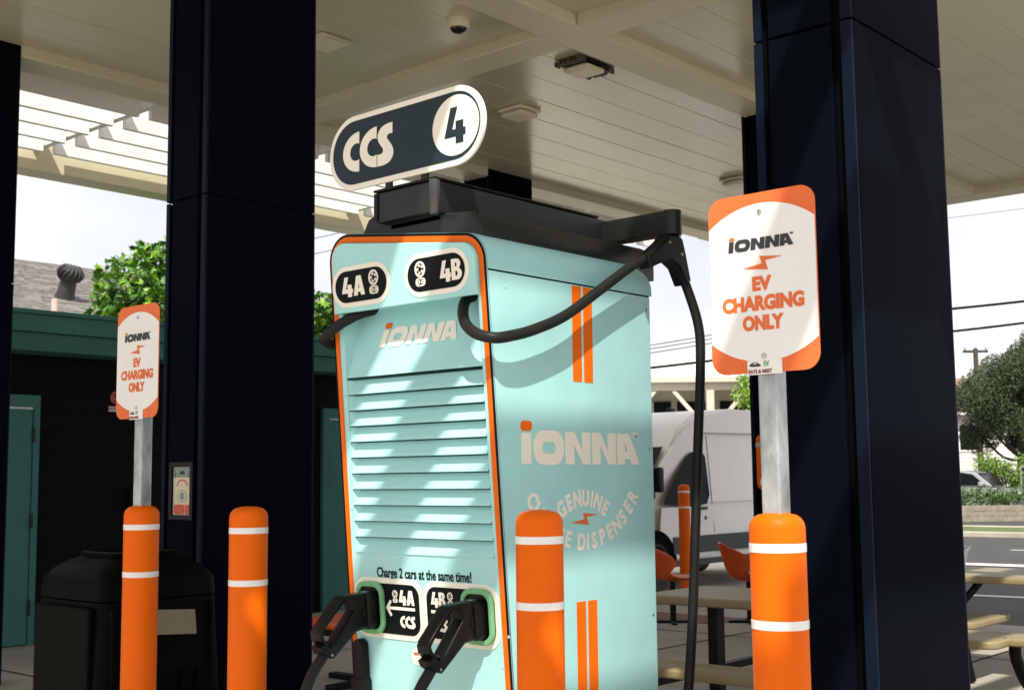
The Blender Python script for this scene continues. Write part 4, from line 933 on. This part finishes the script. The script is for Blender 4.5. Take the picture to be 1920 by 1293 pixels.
# SUV
sv = thing('parked_car', 'silver SUV parked behind the hedge across the road', 'car', view_at(16.5, 45.5), YAW+rad(-38), None, local=True)
def car():
    W_ = .90
    low = [(-2.3, .35), (-2.28, .75), (-2.1, .95), (-1.0, 1.0), (1.0, 1.0), (2.05, .86), (2.28, .70), (2.30, .42), (2.1, .30), (-2.1, .30)]
    up = [(-2.15, .98), (-1.75, 1.50), (-1.2, 1.60), (.1, 1.60), (.55, 1.52), (1.15, 1.02)]
    def ext(name, pr, w0, w1, ma, bev):
        bm = bmesh.new(); A = []; Bv = []
        for x, z in pr:
            t_ = min(1, max(0, (z-.9)/.7)); w = w0+(w1-w0)*t_
            A.append(bm.verts.new((x, -w, z))); Bv.append(bm.verts.new((x, w, z)))
        n_ = len(pr)
        for i in range(n_): bm.faces.new((A[i], A[(i+1) % n_], Bv[(i+1) % n_], Bv[i]))
        bm.faces.new(A); bm.faces.new(Bv[::-1])
        bmesh.ops.bevel(bm, geom=bm.edges[:], offset=bev, segments=3, affect='EDGES'); return from_bm(name, bm, ma, sv, True, 40)
    ext('body', low, W_, W_, SILVER, .06); ext('cabin', up, W_-.06, W_-.24, SILVER, .05)
    for s in (-1, 1):
        def sp(x, z): return (x, s*(W_-.06+(-.18)*min(1, max(0, (z-.9)/.7))+.008), z)
        for pts in ([(-1.85, 1.06), (-1.55, 1.46), (-.75, 1.52), (-.75, 1.06)], [(-.68, 1.06), (-.68, 1.52), (.05, 1.52), (.42, 1.46), (.92, 1.06)]):
            v = [sp(*p) for p in pts]; mesh('side_window', v, [tuple(range(len(v)))], GLASS, sv, False)
        box('mirror', (.72, s*.86, 1.05), (.88, s*1.08, 1.20), SILVER, sv, .04)
        box('headlight', (1.95, s*.50, .70), (2.29, s*.86, .84), mat('clear lamp', (.6, .62, .62), .15), sv, .04)
        for x in (-1.4, 1.4):
            wh = lathe('wheel', [(.2, 0), (.33, 0), (.35, .04), (.35, .18), (.33, .22), (.2, .22)], TYRE, sv, 24, Matrix.Translation((x, s*.93, .35)) @ Matrix.Rotation(rad(90)*s, 4, 'X'))
            lathe('rim', [(.2, .01), (.05, .0), (0, .0)], RIM, wh, 16, Matrix.Translation((x, s*.935, .35)) @ Matrix.Rotation(rad(90)*s, 4, 'X'))
    mesh('windscreen', [(1.13, -.76, 1.06), (1.13, .76, 1.06), (.60, .66, 1.51), (.60, -.66, 1.51)], [(0, 1, 2, 3)], GLASS, sv, False)
    box('grille', (2.255, -.42, .55), (2.32, .42, .72), BLK_PLASTIC, sv, .03)
    lathe('badge', [(.06, 0), (.06, .02)], RIM, sv, 14, Matrix.Translation((2.31, 0, .64)) @ Matrix.Rotation(rad(90), 4, 'Y'))
car()
# house with lap siding
hr = thing('sided_house', 'pale house with lap siding and brown roof behind the oak', 'house', view_at(29, 76), YAW+rad(-8), None, local=True)
box('wall', (-6, 0, 0), (14, 8, 5.3), SIDING, hr)
for k in range(24): mesh('siding_board', [(-6, -.002, k*.22), (14, -.002, k*.22), (-6, -.03, k*.22+.002), (14, -.03, k*.22+.002), (-6, -.004, k*.22+.215), (14, -.004, k*.22+.215)], [(0, 1, 3, 2), (2, 3, 5, 4)], SIDING, hr, False)
mesh('roof', [(-6.8, -.8, 5.2), (14.8, -.8, 5.2), (11, 4, 7.6), (-3, 4, 7.6), (14.8, 8.8, 5.2), (-6.8, 8.8, 5.2)], [(0, 1, 2, 3), (3, 2, 4, 5), (0, 3, 5), (1, 4, 2)], BRROOF, hr, False)
box('eave_board', (-6.8, -.83, 5.02), (14.8, -.78, 5.2), WHITEPAINT, hr)
for x in (-1.7, 3.0):
    w_ = box('window', (x, -.05, 2.9), (x+1.1, -.035, 4.4), GLASS, hr); flat('window_frame', [[(x-.1, 2.8), (x+1.2, 2.8), (x+1.2, 4.5), (x-.1, 4.5)], [(x, 2.9), (x+1.1, 2.9), (x+1.1, 4.4), (x, 4.4)]], frame((0, -.03, 0), (1, 0, 0), (0, 0, 1)), .05, WHITEPAINT, w_, smooth=False)
box('door', (2.35, -.06, 0), (3.1, -.03, 2.5), mat('orange brown door', (.42, .12, .04), .5), hr)
# oak
random.seed(21)
oc = view_at(22.5, 55)
oak = thing('oak_tree', 'wide dark green oak tree across the road at right', 'tree', oc)
bm = bmesh.new(); q = oc+Vector((0, 0, 0)); bm_tube(bm, spline([q, q+Vector((-.1, 0, 1.3)), q+Vector((.1, 0, 2.8)), q+Vector((.0, 0, 4.5))], 4), [.42, .38, .34, .32, .3, .28, .27, .25, .23, .2, .17, .13, .1], 10); from_bm('trunk', bm, BARK, oak)
ocl = []
for _ in range(34):
    a = random.uniform(-2.4, 2.6); b_ = random.uniform(-2.2, 2.2); z = random.uniform(2.9, min(7.3, 5.3+(a+2.2)*.55))
    k_ = 1-((z-4.6)/3.2)**2*.75
    ocl.append((oc+HR*(a*max(.25, k_))+HF*(b_*max(.25, k_))+Vector((0, 0, z)), random.uniform(.55, 1.0)))
for c, r in ocl[:16]: tube('limb', [oc+Vector((0, 0, 2.0)), oc+(c-oc)*.5+Vector((0, 0, .6)), c], .06, BARK, oak, 6, 4)
oo = crown_mesh('crown', ocl, 90000, .125, OAKLEAF, oak, .8, mats=[OAKLEAF, mat('oak leaf light', (.055, .08, .026), .6, var=.3, vscale=2)]); oo['kind'] = 'stuff'
bc = view_at(20.6, 52)
bu = thing('yellow_green_bush', 'bright yellow green bush in front of the sided house', 'bush', bc)
crown_mesh('foliage', [(bc+HR*random.uniform(-1.1, 1.3)+HF*random.uniform(-.6, .6)+Vector((0, 0, random.uniform(.4, 2.2))), random.uniform(.35, .6)) for _ in range(16)], 5000, .14, BUSHLEAF, bu, .9, mats=[BUSHLEAF, HEDGELEAF])['kind'] = 'stuff'
for i in range(4): tube('stem', [bc, bc+HR*(i-1.5)*.4+Vector((0, 0, 1.6))], .035, BARK, bu, 6, 0)
fe = thing('wire_fence', 'wire mesh fence with thin posts beside the bush', 'fence', view_at(21.5, 50), YAW, None, local=True)
for i in range(6): lathe('post', [(.03, 0), (.03, 1.75), (0, 1.77)], GALV, fe, 8, Matrix.Translation((-1.2+i*1.25, 0, 0)))
tube('top_rail', [(-1.2, 0, 1.72), (5.05, 0, 1.72)], .025, GALV, fe, 6, 0)
bm = bmesh.new()
for i in range(26): bm_tube(bm, [(-1.2+i*.25, 0, .05), (-1.2+i*.25, 0, 1.7)], .004, 4)
for j in range(7): bm_tube(bm, [(-1.2, .01, .2+j*.22), (5.05, .01, .2+j*.22)], .004, 4)
from_bm('mesh_wires', bm, GALV, fe, False)
# poles and wires
up_ = thing('utility_pole', 'dark utility pole with crossarm rising beside the oak', 'pole', view_at(24.35, 65))
pb = view_at(24.35, 65)
lathe('shaft', [(.17, 0), (.12, 8.0), (.0, 8.02)], WOODPOLE, up_, 12, Matrix.Translation(pb))
p0, p1 = pb-HR*.65+Vector((0, 0, 7.85)), pb+HR*.65+Vector((0, 0, 7.85))
bm = bmesh.new(); bm_tube(bm, [p0, p1], .07, 6); from_bm('crossarm', bm, WOODPOLE, up_)
for k in (-.55, 0, .55): lathe('insulator', [(.05, 7.92), (.06, 8.0), (.03, 8.12), (0, 8.13)], GALV, up_, 8, Matrix.Translation(pb+HR*k))
def wire(r0, z0, r1, z1, fwd, rad_, label, sag=.15):
    a, b = view_at(r0, fwd, z0), view_at(r1, fwd, z1); P = [a+(b-a)*t_-Vector((0, 0, sag*4*t_*(1-t_))) for t_ in [i/12 for i in range(13)]]
    o = tube('overhead_wire', P, rad_, LEGBLK, None, 6, 0); INV[o] = Matrix(); tag(o, label, 'wire', 'overhead wires')
f_ = 2330/30
def wz(px, py): return 1.5+(895.8+(px-960)*-.0109-py)/f_
def wx(px): return (px-960)/f_
for (xa, ya, xb, yb, rr, lab) in ((1700, 586, 2000, 555, .032, 'upper thick wire crossing the sky at the right edge'), (1700, 630, 2000, 595, .030, 'lower thick wire crossing the sky at the right edge'),
                                  (1150, 658, 1420, 612, .010, 'topmost of three thin wires beside the drop cable'), (1150, 664, 1420, 620, .010, 'middle of three thin wires beside the drop cable'),
                                  (1150, 672, 1420, 628, .010, 'lowest of three thin wires beside the drop cable'), (1150, 697, 1440, 662, .032, 'thick wire crossing the pale pavilion roof'),
                                  (1750, 408, 2000, 376, .005, 'thin high wire just below the canopy edge at right'), (560, 448, 720, 410, .008, 'thin wire left of the charger top, upper'), (560, 478, 720, 440, .008, 'thin wire left of the charger top, lower')):
    wire(wx(xa), wz(xa, ya), wx(xb), wz(xb, yb), 30, rr, lab, .02)
